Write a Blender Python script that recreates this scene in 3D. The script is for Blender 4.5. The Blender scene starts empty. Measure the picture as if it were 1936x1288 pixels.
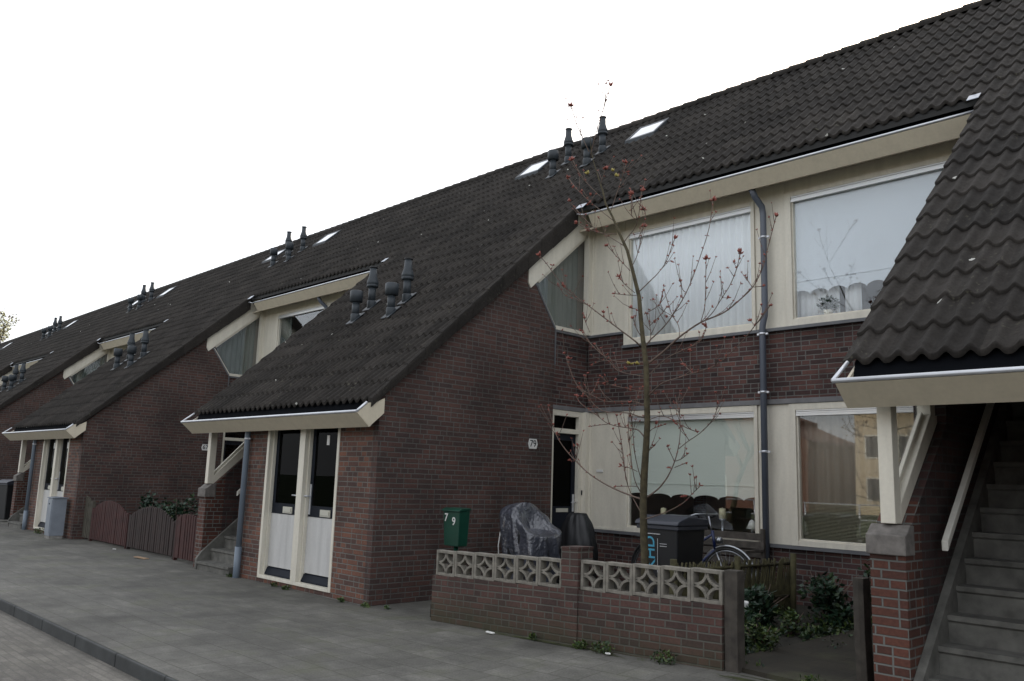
import bpy, math, random
from math import sin, cos, pi, radians, floor
from mathutils import Vector, Matrix, noise as mnoise
random.seed(7)
SC = bpy.context.scene
COL = SC.collection
# ------------------------------------------------------------------ camera
CX, CY, CZ, YAW, PIT, ROL, FPX = 8.3972, -5.9537, 1.5226, 0.7992, 0.1661, 0.0326, 1571.7
FW = Vector((-sin(YAW)*cos(PIT), cos(YAW)*cos(PIT), sin(PIT)))
R0 = Vector((cos(YAW), sin(YAW), 0)); U0 = R0.cross(FW)
RT = R0*cos(ROL)+U0*sin(ROL); UP = U0*cos(ROL)-R0*sin(ROL)
CAM = Vector((CX, CY, CZ))
cd = bpy.data.cameras.new('camera'); cam = bpy.data.objects.new('camera', cd); COL.objects.link(cam)
cd.sensor_width = 36; cd.lens = FPX/1936*36; cd.clip_end = 2000; cd.clip_start = .05
M = Matrix.Identity(4)
for i in range(3):
    M[i][0] = RT[i]; M[i][1] = UP[i]; M[i][2] = -FW[i]; M[i][3] = CAM[i]
cam.matrix_world = M
SC.camera = cam
def at(u, v, Y):                       # a photo pixel to the point where its sight line meets the plane y = Y
    d = FW+RT*((u-968)/FPX)-UP*((v-644)/FPX)
    return CAM+d*((Y-CY)/d.y)
# ------------------------------------------------------------------ world, sun
SUN_EL, SUN_AZ = radians(27), radians(-14)     # azimuth measured from +y towards +x
w = bpy.data.worlds.new('World'); SC.world = w; w.use_nodes = True
nt = w.node_tree; bg = nt.nodes['Background']
sky = nt.nodes.new('ShaderNodeTexSky'); sky.sky_type = 'NISHITA'; sky.sun_disc = False
sky.sun_elevation = SUN_EL; sky.sun_rotation = SUN_AZ; sky.air_density = 1.0; sky.dust_density = 4.0; sky.ozone_density = 0.6
sky.altitude = 0
bg.inputs[1].default_value = 0.12
hz = nt.nodes.new('ShaderNodeMixRGB'); hz.blend_type = 'MIX'; hz.inputs[0].default_value = .62      # bright thin cloud veil over the blue
hz.inputs[2].default_value = (9.5, 9.6, 9.8, 1)
nt.links.new(sky.outputs[0], hz.inputs[1]); nt.links.new(hz.outputs[0], bg.inputs[0])
sd = bpy.data.lights.new('sun', 'SUN'); sd.energy = 2.5; sd.angle = radians(1.5); sd.color = (1, .93, .82)
so = bpy.data.objects.new('sun', sd); COL.objects.link(so)
sv = Vector((sin(SUN_AZ)*cos(SUN_EL), cos(SUN_AZ)*cos(SUN_EL), sin(SUN_EL)))
so.rotation_euler = sv.to_track_quat('Z', 'Y').to_euler()
SC.view_settings.view_transform = 'Standard'; SC.view_settings.look = 'None'; SC.view_settings.gamma = 1
SC.view_settings.exposure = 0.72
# ------------------------------------------------------------------ materials
class NT:
    def __init__(s, name):
        s.m = bpy.data.materials.new(name); s.m.use_nodes = True; s.t = s.m.node_tree; s.b = s.t.nodes['Principled BSDF']
    def n(s, ty, **k):
        o = s.t.nodes.new('ShaderNode'+ty)
        for a, v in k.items(): setattr(o, a, v)
        return o
    def l(s, a, b): s.t.links.new(a, b)
    def val(s, x, sock):
        if isinstance(x, (int, float)): sock.default_value = x
        elif isinstance(x, tuple): sock.default_value = x if len(x) == 4 else x+(1,) if len(sock.default_value) == 4 else x
        else: s.l(x, sock)
    def math(s, op, a, b=0.0, c=None):
        o = s.n('Math', operation=op); s.val(a, o.inputs[0]); s.val(b, o.inputs[1])
        if c is not None: s.val(c, o.inputs[2])
        return o.outputs[0]
    def mix(s, f, a, b, mode='MIX'):
        o = s.n('MixRGB', blend_type=mode); s.val(f, o.inputs[0]); s.val(a, o.inputs[1]); s.val(b, o.inputs[2]); return o.outputs[0]
    def noise(s, vec, sc, det=3.0, rough=.55):
        o = s.n('TexNoise'); o.inputs['Scale'].default_value = sc; o.inputs['Detail'].default_value = det; o.inputs['Roughness'].default_value = rough
        if vec is not None: s.l(vec, o.inputs['Vector'])
        return o.outputs[0]
    def ramp(s, f, stops, const=False):
        o = s.n('ValToRGB'); r = o.color_ramp
        if const: r.interpolation = 'CONSTANT'
        while len(r.elements) < len(stops): r.elements.new(.5)
        for e, (p, c) in zip(r.elements, stops): e.position = p; e.color = c if len(c) == 4 else c+(1,)
        s.l(f, o.inputs[0]); return o.outputs[0]
    def wpos(s): return s.n('NewGeometry').outputs['Position']
    def bump(s, h, st=.5, d=.01):
        o = s.n('Bump'); o.inputs['Strength'].default_value = st; o.inputs['Distance'].default_value = d; s.l(h, o.inputs['Height']); s.l(o.outputs[0], s.b.inputs['Normal'])
    def set(s, col=None, rough=.6, metal=0.0, spec=None):
        if col is not None: s.val(col, s.b.inputs['Base Color'])
        s.val(rough, s.b.inputs['Roughness']); s.b.inputs['Metallic'].default_value = metal
        if spec is not None: s.b.inputs['Specular IOR Level'].default_value = spec
        return s.m
def g3(v): return (v, v, v)
def plain(name, col, rough=.6, metal=0.0, var=.12, sc=3.0, bump=0.0, spec=None):
    s = NT(name); p = s.wpos(); n = s.noise(p, sc, 5)
    c = s.mix(1.0, col, s.ramp(n, [(.25, g3(1-var*1.6)), (.75, g3(1+var*.6))]), 'MULTIPLY')
    if bump: s.bump(s.noise(p, sc*14, 3), .5, bump)
    return s.set(c, rough, metal, spec)
def brick_mat(name, stops, mortar, dirt=.25, bh=.0625, bw=.22, moss=False, damp=False):
    s = NT(name); uv = s.n('UVMap').outputs[0]; sp = s.n('SeparateXYZ'); s.l(uv, sp.inputs[0]); u, v = sp.outputs[0], sp.outputs[1]
    wob = s.math('MULTIPLY', s.math('SUBTRACT', s.noise(uv, 9, 2), .5), .005)
    rv = s.math('DIVIDE', s.math('ADD', v, wob), bh); row = s.math('FLOOR', rv); fv = s.math('FRACT', rv)
    wn = s.n('TexWhiteNoise', noise_dimensions='1D'); s.l(row, wn.inputs['W'])
    q = s.math('DIVIDE', s.math('FLOOR', s.math('MULTIPLY', wn.outputs[0], 4.0)), 4.0)
    uu = s.math('ADD', s.math('DIVIDE', s.math('ADD', u, wob), bw), s.math('ADD', q, s.math('MULTIPLY', row, .25)))
    colI = s.math('FLOOR', uu); fu = s.math('FRACT', uu)
    # every few bricks is split in two headers
    cb0 = s.n('CombineXYZ'); s.l(colI, cb0.inputs[0]); s.l(row, cb0.inputs[1]); cb0.inputs[2].default_value = 5.0
    w0 = s.n('TexWhiteNoise', noise_dimensions='3D'); s.l(cb0.outputs[0], w0.inputs['Vector'])
    isH = s.math('GREATER_THAN', w0.outputs[0], .62)
    fu2 = s.math('FRACT', s.math('MULTIPLY', fu, 2.0)); half = s.math('FLOOR', s.math('MULTIPLY', fu, 2.0))
    du = s.math('MULTIPLY', s.math('MINIMUM', fu, s.math('SUBTRACT', 1.0, fu)), bw)
    du2 = s.math('MULTIPLY', s.math('MINIMUM', fu2, s.math('SUBTRACT', 1.0, fu2)), bw/2)
    dus = s.n('Mix'); s.l(isH, dus.inputs[0]); s.l(du, dus.inputs[2]); s.l(du2, dus.inputs[3]); du = dus.outputs[0]
    dv = s.math('MULTIPLY', s.math('MINIMUM', fv, s.math('SUBTRACT', 1.0, fv)), bh)
    d = s.math('MINIMUM', du, dv)
    mask = s.n('MapRange'); mask.inputs[1].default_value = .0048; mask.inputs[2].default_value = .0078; s.l(d, mask.inputs[0])
    cb = s.n('CombineXYZ'); s.l(colI, cb.inputs[0]); s.l(row, cb.inputs[1]); s.l(s.math('MULTIPLY', half, isH), cb.inputs[2])
    w1 = s.n('TexWhiteNoise', noise_dimensions='3D'); s.l(cb.outputs[0], w1.inputs['Vector'])
    bc = s.ramp(w1.outputs[0], stops)
    bc = s.mix(.55, bc, s.ramp(s.noise(uv, 40, 4), [(.3, g3(.55)), (.7, g3(1.25))]), 'MULTIPLY')
    c = s.mix(mask.outputs[0], mortar, bc)
    c = s.mix(1.0, c, s.ramp(s.noise(uv, 1.3, 5), [(.3, g3(1-dirt*1.7)), (.7, g3(1+dirt*.6))]), 'MULTIPLY')
    if damp:
        c = s.mix(s.ramp(s.noise(uv, .9, 3), [(.52, g3(0)), (.66, g3(.7))]), c, s.mix(1.0, c, g3(.35), 'MULTIPLY'))
    if moss:
        pz = s.n('SeparateXYZ'); s.l(s.wpos(), pz.inputs[0])
        m2 = s.math('MULTIPLY', s.ramp(pz.outputs[2], [(0, g3(1)), (.08, g3(.8)), (.38, g3(0))]), s.ramp(s.noise(uv, 4, 5), [(.3, g3(.35)), (.55, g3(1))]))
        c = s.mix(s.math('MULTIPLY', m2, .8), c, (.036, .038, .016))
    s.bump(mask.outputs[0], .9, .006)
    return s.set(c, .88)
BR = [(0, (.034, .021, .021)), (.3, (.066, .032, .029)), (.6, (.094, .043, .037)), (.85, (.125, .056, .045)), (1, (.055, .032, .033))]
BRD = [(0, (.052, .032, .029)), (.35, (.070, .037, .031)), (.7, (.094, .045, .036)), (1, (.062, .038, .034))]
BRO = [(0, (.07, .038, .032)), (.3, (.105, .052, .04)), (.6, (.14, .064, .045)), (.85, (.19, .08, .05)), (1, (.085, .045, .038))]
MAT = {}
MAT['brick'] = brick_mat('brick', BR, (.14, .135, .125), damp=True)
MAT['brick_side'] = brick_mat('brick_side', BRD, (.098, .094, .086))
MAT['brick_stair_shaded'] = brick_mat('brick_stair_shaded', [(0, (.03, .018, .017)), (.5, (.055, .026, .024)), (1, (.07, .032, .028))], (.055, .053, .05))  # same brick as the side wall, stairwell shade darkened into its colours
MAT['brick_front'] = brick_mat('brick_front', BRO, (.15, .145, .13))
MAT['brick_pillar'] = brick_mat('brick_pillar', [(0, (.052, .021, .015)), (.5, (.082, .030, .020)), (1, (.112, .040, .026))], (.13, .13, .12))
MAT['brick_garden'] = brick_mat('brick_garden', [(0, (.048, .029, .025)), (.5, (.078, .039, .032)), (1, (.10, .048, .039))], (.10, .096, .082), moss=True, bw=.21)
def tile_mat():
    s = NT('roof_tile'); p = s.wpos(); uv = s.n('UVMap').outputs[0]
    sp = s.n('SeparateXYZ'); s.l(uv, sp.inputs[0])
    cb = s.n('CombineXYZ'); s.l(s.math('FLOOR', sp.outputs[0]), cb.inputs[0]); s.l(s.math('FLOOR', sp.outputs[1]), cb.inputs[1])
    w = s.n('TexWhiteNoise', noise_dimensions='3D'); s.l(cb.outputs[0], w.inputs['Vector'])
    base = s.ramp(w.outputs[0], [(0, (.0175, .0155, .0138)), (.5, (.0245, .0216, .0192)), (1, (.032, .0282, .025))])
    c = s.mix(1.0, base, s.ramp(s.noise(p, 1.1, 5), [(.3, g3(.72)), (.7, g3(1.25))]), 'MULTIPLY')
    c = s.mix(.7, c, s.ramp(s.noise(p, 45, 4), [(.3, g3(.6)), (.7, g3(1.35))]), 'MULTIPLY')
    # lichen and lime specks
    li = s.math('MULTIPLY', s.ramp(s.noise(p, 28, 3), [(.60, g3(0)), (.68, g3(1))]), s.ramp(s.noise(p, 1.7, 3), [(.45, g3(0)), (.62, g3(1))]))
    c = s.mix(s.math('MULTIPLY', li, .5), c, (.10, .095, .07))
    vo = s.n('TexVoronoi'); vo.inputs['Scale'].default_value = 2.6; s.l(p, vo.inputs['Vector'])
    jd = s.math('ADD', vo.outputs['Distance'], s.math('MULTIPLY', s.math('SUBTRACT', s.noise(p, 60, 2), .5), .06))
    sc = s.n('SeparateColor'); s.l(vo.outputs['Color'], sc.inputs[0])
    sp2 = s.math('MULTIPLY', s.math('LESS_THAN', jd, .055), s.math('GREATER_THAN', sc.outputs[0], .45))
    c = s.mix(s.math('MULTIPLY', sp2, .85), c, (.5, .5, .46))
    s.bump(s.noise(p, 160, 3), .35, .003)
    return s.set(c, s.ramp(s.noise(p, 12, 3), [(.3, g3(.72)), (.7, g3(.92))]), spec=.16)
MAT['tile'] = tile_mat()
def paint(name, col, dirt=.1, rough=.42):
    s = NT(name); p = s.wpos()
    mp = s.n('Mapping'); mp.inputs['Scale'].default_value = (6, 6, .8); s.l(p, mp.inputs[0])
    c = s.mix(1.0, col, s.ramp(s.noise(mp.outputs[0], 1.5, 5), [(.3, g3(1-dirt*1.5)), (.65, g3(1.0))]), 'MULTIPLY')
    c = s.mix(1.0, c, s.ramp(s.noise(p, 30, 4), [(.25, g3(.93)), (.6, g3(1.0))]), 'MULTIPLY')
    return s.set(c, rough)
MAT['cream'] = paint('cream_paint', (.69, .655, .56))
MAT['fascia'] = paint('cream_paint_dimmed', (.61, .55, .43), .06)  # same cream paint, with dimmer, warmer ground-bounced light put into the colour
MAT['white'] = paint('white_paint', (.72, .70, .63), .08)
MAT['panel'] = paint('door_panel_grey', (.55, .55, .54), .14)
MAT['navy'] = plain('navy_paint', (.010, .013, .021), .6, spec=.15)
MAT['letter'] = paint('letter_plate', (.50, .49, .42), .05)
MAT['zinc'] = plain('zinc', (.42, .45, .50), .38, .7, .12, 6)
MAT['zincl'] = plain('zinc_light', (.62, .64, .68), .35, .6, .08, 6)
MAT['pipe'] = plain('grey_pipe', (.095, .11, .14), .45, 0, .15, 2)
MAT['pipeb'] = plain('blue_grey_pipe', (.16, .20, .25), .45, 0, .15, 2)
MAT['vent'] = plain('vent_plastic', (.034, .042, .05), .5, 0, .1, 3, spec=.35)
MAT['black'] = plain('black_plastic', (.012, .013, .015), .5)
MAT['bitumen'] = plain('gutter_lining', (.006, .007, .009), .95, spec=.05)
MAT['concrete'] = plain('concrete', (.24, .235, .22), .9, 0, .3, 9, .003)
MAT['cap'] = plain('coping_concrete', (.165, .152, .14), .92, 0, .3, 14, .004)
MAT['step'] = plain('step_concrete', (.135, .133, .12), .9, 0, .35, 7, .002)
MAT['band'] = plain('concrete_band', (.17, .17, .175), .85, 0, .2, 5, .002)
MAT['sill'] = plain('zinc_sill', (.13, .135, .145), .6, .1, .15, 5)
MAT['slab'] = plain('roof_board', (.02, .02, .02), .8)
MAT['inner'] = plain('room_wall', (.30, .27, .22), .9)
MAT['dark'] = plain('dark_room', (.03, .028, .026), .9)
MAT['soil'] = plain('soil', (.022, .020, .013), .95, 0, .5, 5, .01)
MAT['block'] = plain('screen_block', (.215, .20, .17), .93, 0, .28, 16, .003)
MAT['wood_old'] = plain('old_wood', (.085, .075, .065), .9, 0, .35, 12, .003)
MAT['wood_post'] = plain('post_wood', (.06, .052, .043), .9, 0, .4, 9, .004)
MAT['wood_moss'] = plain('mossy_wood', (.075, .068, .03), .9, 0, .4, 14, .004)
MAT['bark'] = plain('bark', (.075, .062, .032), .9, 0, .4, 22, .002)
MAT['twig'] = plain('twig', (.13, .09, .07), .8, 0, .25, 22)
MAT['bud'] = plain('red_bud', (.26, .065, .045), .6, 0, .3, 30)
MAT['budy'] = plain('yellow_bud', (.33, .27, .06), .6)
MAT['leaf'] = plain('leaf_green', (.028, .06, .017), .55, 0, .5, 6)
MAT['moss'] = plain('moss_and_grass', (.05, .058, .017), .9, 0, .5, 9)
MAT['leafd'] = plain('leaf_dark', (.015, .045, .022), .5, 0, .5, 6)
MAT['leafy'] = plain('leaf_bright', (.06, .095, .016), .55, 0, .4, 6)
MAT['leafv'] = plain('leaf_variegated', (.30, .32, .10), .55, 0, .4, 9)
MAT['redwood'] = plain('red_stained_picket', (.05, .014, .012), .75, 0, .3, 8)
MAT['darkwood'] = plain('dark_stained_picket', (.026, .014, .012), .75, 0, .3, 8)
MAT['greywood'] = plain('grey_picket', (.085, .078, .06), .85, 0, .3, 8)
MAT['steel'] = plain('grey_steel', (.22, .25, .29), .5, .2, .15, 4)
MAT['greenp'] = plain('green_enamel', (.006, .05, .032), .35, 0, .15, 6)
MAT['chrome'] = plain('chrome', (.38, .40, .43), .35, 1.0)
MAT['rubber'] = plain('rubber', (.015, .015, .015), .7)
MAT['bluef'] = plain('blue_frame', (.01, .02, .08), .35)
MAT['candle'] = plain('candle_wax', (.65, .62, .42), .5)
MAT['whitep'] = plain('white_plate', (.72, .72, .70), .4)
MAT['ink'] = plain('black_ink', (.02, .02, .025), .5)
MAT['cyan'] = plain('cyan_lettering', (.07, .34, .50), .5)
MAT['silver'] = plain('metal_vent_strip', (.65, .66, .66), .35, .5, .05)
def fabric(name, col, tr=.4, alpha=1.0):
    s = NT(name); s.set(col, .9)
    t = s.n('BsdfTranslucent'); s.val(col, t.inputs[0]); mx = s.n('MixShader'); mx.inputs[0].default_value = tr
    s.l(s.b.outputs[0], mx.inputs[1]); s.l(t.outputs[0], mx.inputs[2]); last = mx.outputs[0]
    if alpha < 1:
        tp = s.n('BsdfTransparent'); m2 = s.n('MixShader'); m2.inputs[0].default_value = alpha
        s.l(tp.outputs[0], m2.inputs[1]); s.l(last, m2.inputs[2]); last = m2.outputs[0]
    s.l(last, s.t.nodes['Material Output'].inputs[0]); return s.m
MAT['net'] = fabric('net_curtain', (.90, .94, .98), .05)
MAT['blind'] = fabric('roller_blind', (.62, .675, .62), .04)
MAT['blindb'] = fabric('white_roller_blind', (.60, .655, .71), .06)
MAT['sheer'] = fabric('sheer_curtain', (.55, .50, .42), .2, .7)
MAT['drape'] = fabric('grey_green_curtain', (.14, .17, .155), .3)
MAT['slat'] = fabric('venetian_slat', (.36, .35, .25), .1)
def glass(name, tint=(.92, .95, .94), boost=1.6):
    s = NT(name); g = s.n('BsdfGlossy'); g.inputs['Roughness'].default_value = .006; g.inputs[0].default_value = (.95, .97, 1, 1)
    t = s.n('BsdfTransparent'); t.inputs[0].default_value = tint+(1,)
    bp = s.n('Bump'); bp.inputs['Strength'].default_value = .05; bp.inputs['Distance'].default_value = .01
    s.l(s.noise(s.wpos(), 1.3, 1), bp.inputs['Height']); s.l(bp.outputs[0], g.inputs['Normal'])
    ge = s.n('NewGeometry'); dt = s.n('VectorMath', operation='DOT_PRODUCT'); s.l(ge.outputs['Normal'], dt.inputs[0]); s.l(ge.outputs['Incoming'], dt.inputs[1])
    sch = s.math('ADD', .042, s.math('MULTIPLY', .958, s.math('POWER', s.math('SUBTRACT', 1.0, s.math('ABSOLUTE', dt.outputs['Value'])), 5.0)))
    mx = s.n('MixShader'); s.l(s.math('MINIMUM', s.math('MULTIPLY', sch, boost), 1.0), mx.inputs[0])
    s.l(t.outputs[0], mx.inputs[1]); s.l(g.outputs[0], mx.inputs[2]); s.l(mx.outputs[0], s.t.nodes['Material Output'].inputs[0]); return s.m
MAT['glass'] = glass('window_glass', (.985, .99, .985), 1.45)
MAT['glassdark'] = glass('door_glass', (.10, .11, .11), .16)
def foil():
    s = NT('plastic_sheet'); p = s.wpos()
    mp = s.n('Mapping'); mp.inputs['Scale'].default_value = (1, 1, .45); mp.inputs['Rotation'].default_value = (.3, .5, 0); s.l(p, mp.inputs[0])
    r1 = s.math('ABSOLUTE', s.math('SUBTRACT', s.noise(mp.outputs[0], 6, 2, .5), .5)); r2 = s.math('ABSOLUTE', s.math('SUBTRACT', s.noise(p, 15, 2, .5), .5))
    s.bump(s.math('ADD', s.math('MULTIPLY', r1, 2.2), r2), .9, .035)
    s.b.inputs['Coat Weight'].default_value = .6; s.b.inputs['Coat Roughness'].default_value = .12
    return s.set((.05, .055, .072), .28, 0, .8)
MAT['foil'] = foil()
def paving(name, size_u, size_v, cols, joint, jw=.004, dirt=.35, moss=.0, rot=0.0, bump=.004):
    s = NT(name); p = s.wpos()
    mp = s.n('Mapping'); mp.inputs['Rotation'].default_value = (0, 0, rot); s.l(p, mp.inputs[0]); p2 = mp.outputs[0]
    dist = s.n('TexNoise'); dist.inputs['Scale'].default_value = 1.2; s.l(p2, dist.inputs['Vector'])
    ad = s.n('VectorMath', operation='MULTIPLY_ADD'); s.l(dist.outputs['Color'], ad.inputs[0]); ad.inputs[1].default_value = (.03, .03, 0); s.l(p2, ad.inputs[2])
    sp = s.n('SeparateXYZ'); s.l(ad.outputs[0], sp.inputs[0])
    rv = s.math('DIVIDE', sp.outputs[1], size_v); row = s.math('FLOOR', rv); fv = s.math('FRACT', rv)
    uu = s.math('ADD', s.math('DIVIDE', sp.outputs[0], size_u), s.math('MULTIPLY', row, .5)); ci = s.math('FLOOR', uu); fu = s.math('FRACT', uu)
    d = s.math('MINIMUM', s.math('MULTIPLY', s.math('MINIMUM', fu, s.math('SUBTRACT', 1.0, fu)), size_u), s.math('MULTIPLY', s.math('MINIMUM', fv, s.math('SUBTRACT', 1.0, fv)), size_v))
    mask = s.n('MapRange'); mask.inputs[1].default_value = jw*.5; mask.inputs[2].default_value = jw*1.6; s.l(d, mask.inputs[0])
    cb = s.n('CombineXYZ'); s.l(ci, cb.inputs[0]); s.l(row, cb.inputs[1])
    w1 = s.n('TexWhiteNoise', noise_dimensions='3D'); s.l(cb.outputs[0], w1.inputs['Vector'])
    c = s.ramp(w1.outputs[0], cols)
    c = s.mix(1.0, c, s.ramp(s.noise(p, .8, 6, .6), [(.28, g3(1-dirt*1.5)), (.72, g3(1+dirt*.7))]), 'MULTIPLY')
    st = s.n('Mapping'); st.inputs['Scale'].default_value = (1, 2.2, 1); s.l(p, st.inputs[0])
    c = s.mix(1.0, c, s.ramp(s.noise(st.outputs[0], 2.6, 7, .62), [(.3, g3(.74)), (.55, g3(1.0)), (.78, g3(1.45))]), 'MULTIPLY')
    c = s.mix(.8, c, s.ramp(s.noise(p, 60, 4), [(.3, g3(.7)), (.7, g3(1.25))]), 'MULTIPLY')
    c = s.mix(s.math('MULTIPLY', s.math('SUBTRACT', 1.0, mask.outputs[0]), .75), c, joint)
    if moss: c = s.mix(s.math('MULTIPLY', s.ramp(s.noise(p, 1.6, 6, .65), [(.52, g3(0)), (.68, g3(1))]), moss), c, (.05, .055, .025))
    h = s.math('ADD', mask.outputs[0], s.math('ADD', s.math('MULTIPLY', w1.outputs[0], .6), s.math('MULTIPLY', s.noise(p, 35, 3), .5)))
    s.bump(h, .7, bump)
    return s.set(c, .85)
MAT['pave'] = paving('paving_slabs', .3, .3, [(0, (.106, .103, .090)), (.6, (.116, .113, .100)), (1, (.13, .126, .112))], (.055, .052, .04), .004, .40, .5)
MAT['road'] = paving('road_clinkers', .2, .07, [(0, (.115, .107, .092)), (.5, (.14, .13, .113)), (1, (.165, .153, .133))], (.09, .085, .075), .005, .3, .1, rot=radians(0))
MAT['kerb'] = plain('kerb_concrete', (.05, .054, .054), .85, 0, .3, 4, .002)
MAT['mossy'] = paving('mossy_path', .3, .3, [(0, (.024, .020, .012)), (1, (.034, .028, .018))], (.02, .02, .012), .004, .4, .7)
MAT['grass'] = plain('grass_ground', (.05, .08, .025), .95, 0, .4, 2)
# ------------------------------------------------------------------ mesh builder
CACHE = {}
class MB:
    def __init__(s): s.v = []; s.f = []; s.m = []; s.s = []; s.uv = {}
    def quad(s, pts, m=0, sm=False, uv=None):
        b = len(s.v); s.v += [tuple(p) for p in pts]; s.f.append(tuple(range(b, b+len(pts)))); s.m.append(m); s.s.append(sm)
        if uv: s.uv[len(s.f)-1] = uv
    def box(s, x0, x1, y0, y1, z0, z1, m=0):
        if x0 > x1: x0, x1 = x1, x0
        if y0 > y1: y0, y1 = y1, y0
        if z0 > z1: z0, z1 = z1, z0
        P = [(x0, y0, z0), (x1, y0, z0), (x1, y1, z0), (x0, y1, z0), (x0, y0, z1), (x1, y0, z1), (x1, y1, z1), (x0, y1, z1)]
        b = len(s.v); s.v += P
        for f in [(0, 3, 2, 1), (4, 5, 6, 7), (0, 1, 5, 4), (1, 2, 6, 5), (2, 3, 7, 6), (3, 0, 4, 7)]:
            s.f.append(tuple(b+i for i in f)); s.m.append(m); s.s.append(False)
    def prism(s, poly, axis, a, c, m=0):
        def P(q, t):
            return (t, q[0], q[1]) if axis == 'x' else (q[0], t, q[1]) if axis == 'y' else (q[0], q[1], t)
        n = len(poly); b = len(s.v); s.v += [P(q, a) for q in poly]+[P(q, c) for q in poly]
        area = sum(poly[i][0]*poly[(i+1) % n][1]-poly[(i+1) % n][0]*poly[i][1] for i in range(n))
        flip = (area < 0) != (axis == 'y') 
        if c < a: flip = not flip
        fs = [tuple(b+i for i in reversed(range(n))), tuple(b+n+i for i in range(n))]+[(b+i, b+(i+1) % n, b+n+(i+1) % n, b+n+i) for i in range(n)]
        for f in fs:
            s.f.append(tuple(reversed(f)) if flip else f); s.m.append(m); s.s.append(False)
    def tube(s, pts, r, n=8, m=0, caps=True, sm=True):
        pts = [Vector(p) for p in pts]; k = len(pts); rs = r if isinstance(r, (list, tuple)) else [r]*k
        prev = None; rings = []
        for i, p in enumerate(pts):
            t = (pts[min(i+1, k-1)]-pts[max(i-1, 0)])
            if t.length < 1e-9: t = Vector((0, 0, 1))
            t.normalize()
            a = t.orthogonal().normalized() if prev is None else (prev-t*prev.dot(t)).normalized()
            prev = a; bb = t.cross(a); base = len(s.v)
            s.v += [tuple(p+(a*cos(2*pi*j/n)+bb*sin(2*pi*j/n))*rs[i]) for j in range(n)]; rings.append(base)
        for i in range(k-1):
            for j in range(n):
                s.f.append((rings[i]+j, rings[i]+(j+1) % n, rings[i+1]+(j+1) % n, rings[i+1]+j)); s.m.append(m); s.s.append(sm)
        if caps:
            s.f.append(tuple(rings[0]+j for j in reversed(range(n)))); s.m.append(m); s.s.append(False)
            s.f.append(tuple(rings[-1]+j for j in range(n))); s.m.append(m); s.s.append(False)
    def lathe(s, c, prof, n=16, m=0):
        rings = []
        for (r, z) in prof:
            rings.append(len(s.v)); s.v += [(c[0]+r*cos(2*pi*j/n), c[1]+r*sin(2*pi*j/n), c[2]+z) for j in range(n)]
        for i in range(len(prof)-1):
            for j in range(n):
                s.f.append((rings[i]+j, rings[i]+(j+1) % n, rings[i+1]+(j+1) % n, rings[i+1]+j)); s.m.append(m); s.s.append(True)
        s.f.append(tuple(rings[-1]+j for j in range(n))); s.m.append(m); s.s.append(False)
        s.f.append(tuple(rings[0]+j for j in reversed(range(n)))); s.m.append(m); s.s.append(False)
    def mesh(s, name, mats):
        me = bpy.data.meshes.new(name); me.from_pydata(s.v, [], s.f); me.update()
        for k in mats: me.materials.append(MAT[k] if isinstance(k, str) else k)
        me.polygons.foreach_set('material_index', s.m); me.polygons.foreach_set('use_smooth', s.s)
        uvl = me.uv_layers.new(name='UVMap')
        for p in me.polygons:
            cu = s.uv.get(p.index)
            nx, ny, nz = abs(p.normal.x), abs(p.normal.y), abs(p.normal.z)
            for q, li in enumerate(p.loop_indices):
                if cu: uvl.data[li].uv = cu[q]; continue
                co = me.vertices[me.loops[li].vertex_index].co
                uvl.data[li].uv = (co.x, co.y) if nz > .8 else (co.y+.07, co.z) if nx > ny else (co.x, co.z)
        return me
    def build(s, name, mats, parent=None, loc=None, key=None, bevel=0):
        if isinstance(mats, str): mats = [mats]
        me = s.mesh(name, mats); 
        o = bpy.data.objects.new(name, me); COL.objects.link(o)
        if parent: o.parent = parent
        if loc: o.location = loc
        if bevel:
            b = o.modifiers.new('bevel', 'BEVEL'); b.width = bevel; b.segments = 2; b.limit_method = 'ANGLE'
        return o
def tag(o, label=None, cat=None, group=None, kind=None):
    if label: o['label'] = label
    if cat: o['category'] = cat
    if group: o['group'] = group
    if kind: o['kind'] = kind
    return o
def empty(name, loc, label=None, cat=None, group=None, rz=0):
    o = bpy.data.objects.new(name, None); COL.objects.link(o); o.location = loc; o.rotation_euler = (0, 0, rz); o.empty_display_size = .2
    return tag(o, label, cat, group)
def copy_tree(o, parent=None):
    c = o.copy(); COL.objects.link(c); c.parent = parent
    for ch in list(o.children): copy_tree(ch, c)
    return c
def text_obj(name, s, size, mat, parent, loc, rot, ext=.002, sx=1.0):
    cu = bpy.data.curves.new(name, 'FONT'); cu.body = s; cu.size = size; cu.extrude = ext; cu.align_x = 'CENTER'; cu.align_y = 'CENTER'; cu.offset = size*.012
    t = bpy.data.objects.new(name, cu); COL.objects.link(t); bpy.context.view_layer.update()
    me = bpy.data.meshes.new_from_object(t.evaluated_get(bpy.context.evaluated_depsgraph_get())); bpy.data.objects.remove(t)
    o = bpy.data.objects.new(name, me); COL.objects.link(o); me.materials.clear(); me.materials.append(MAT[mat])
    o.location = loc; o.rotation_euler = rot; o.scale = (sx, 1, 1)
    if parent: o.parent = parent
    return o
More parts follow.
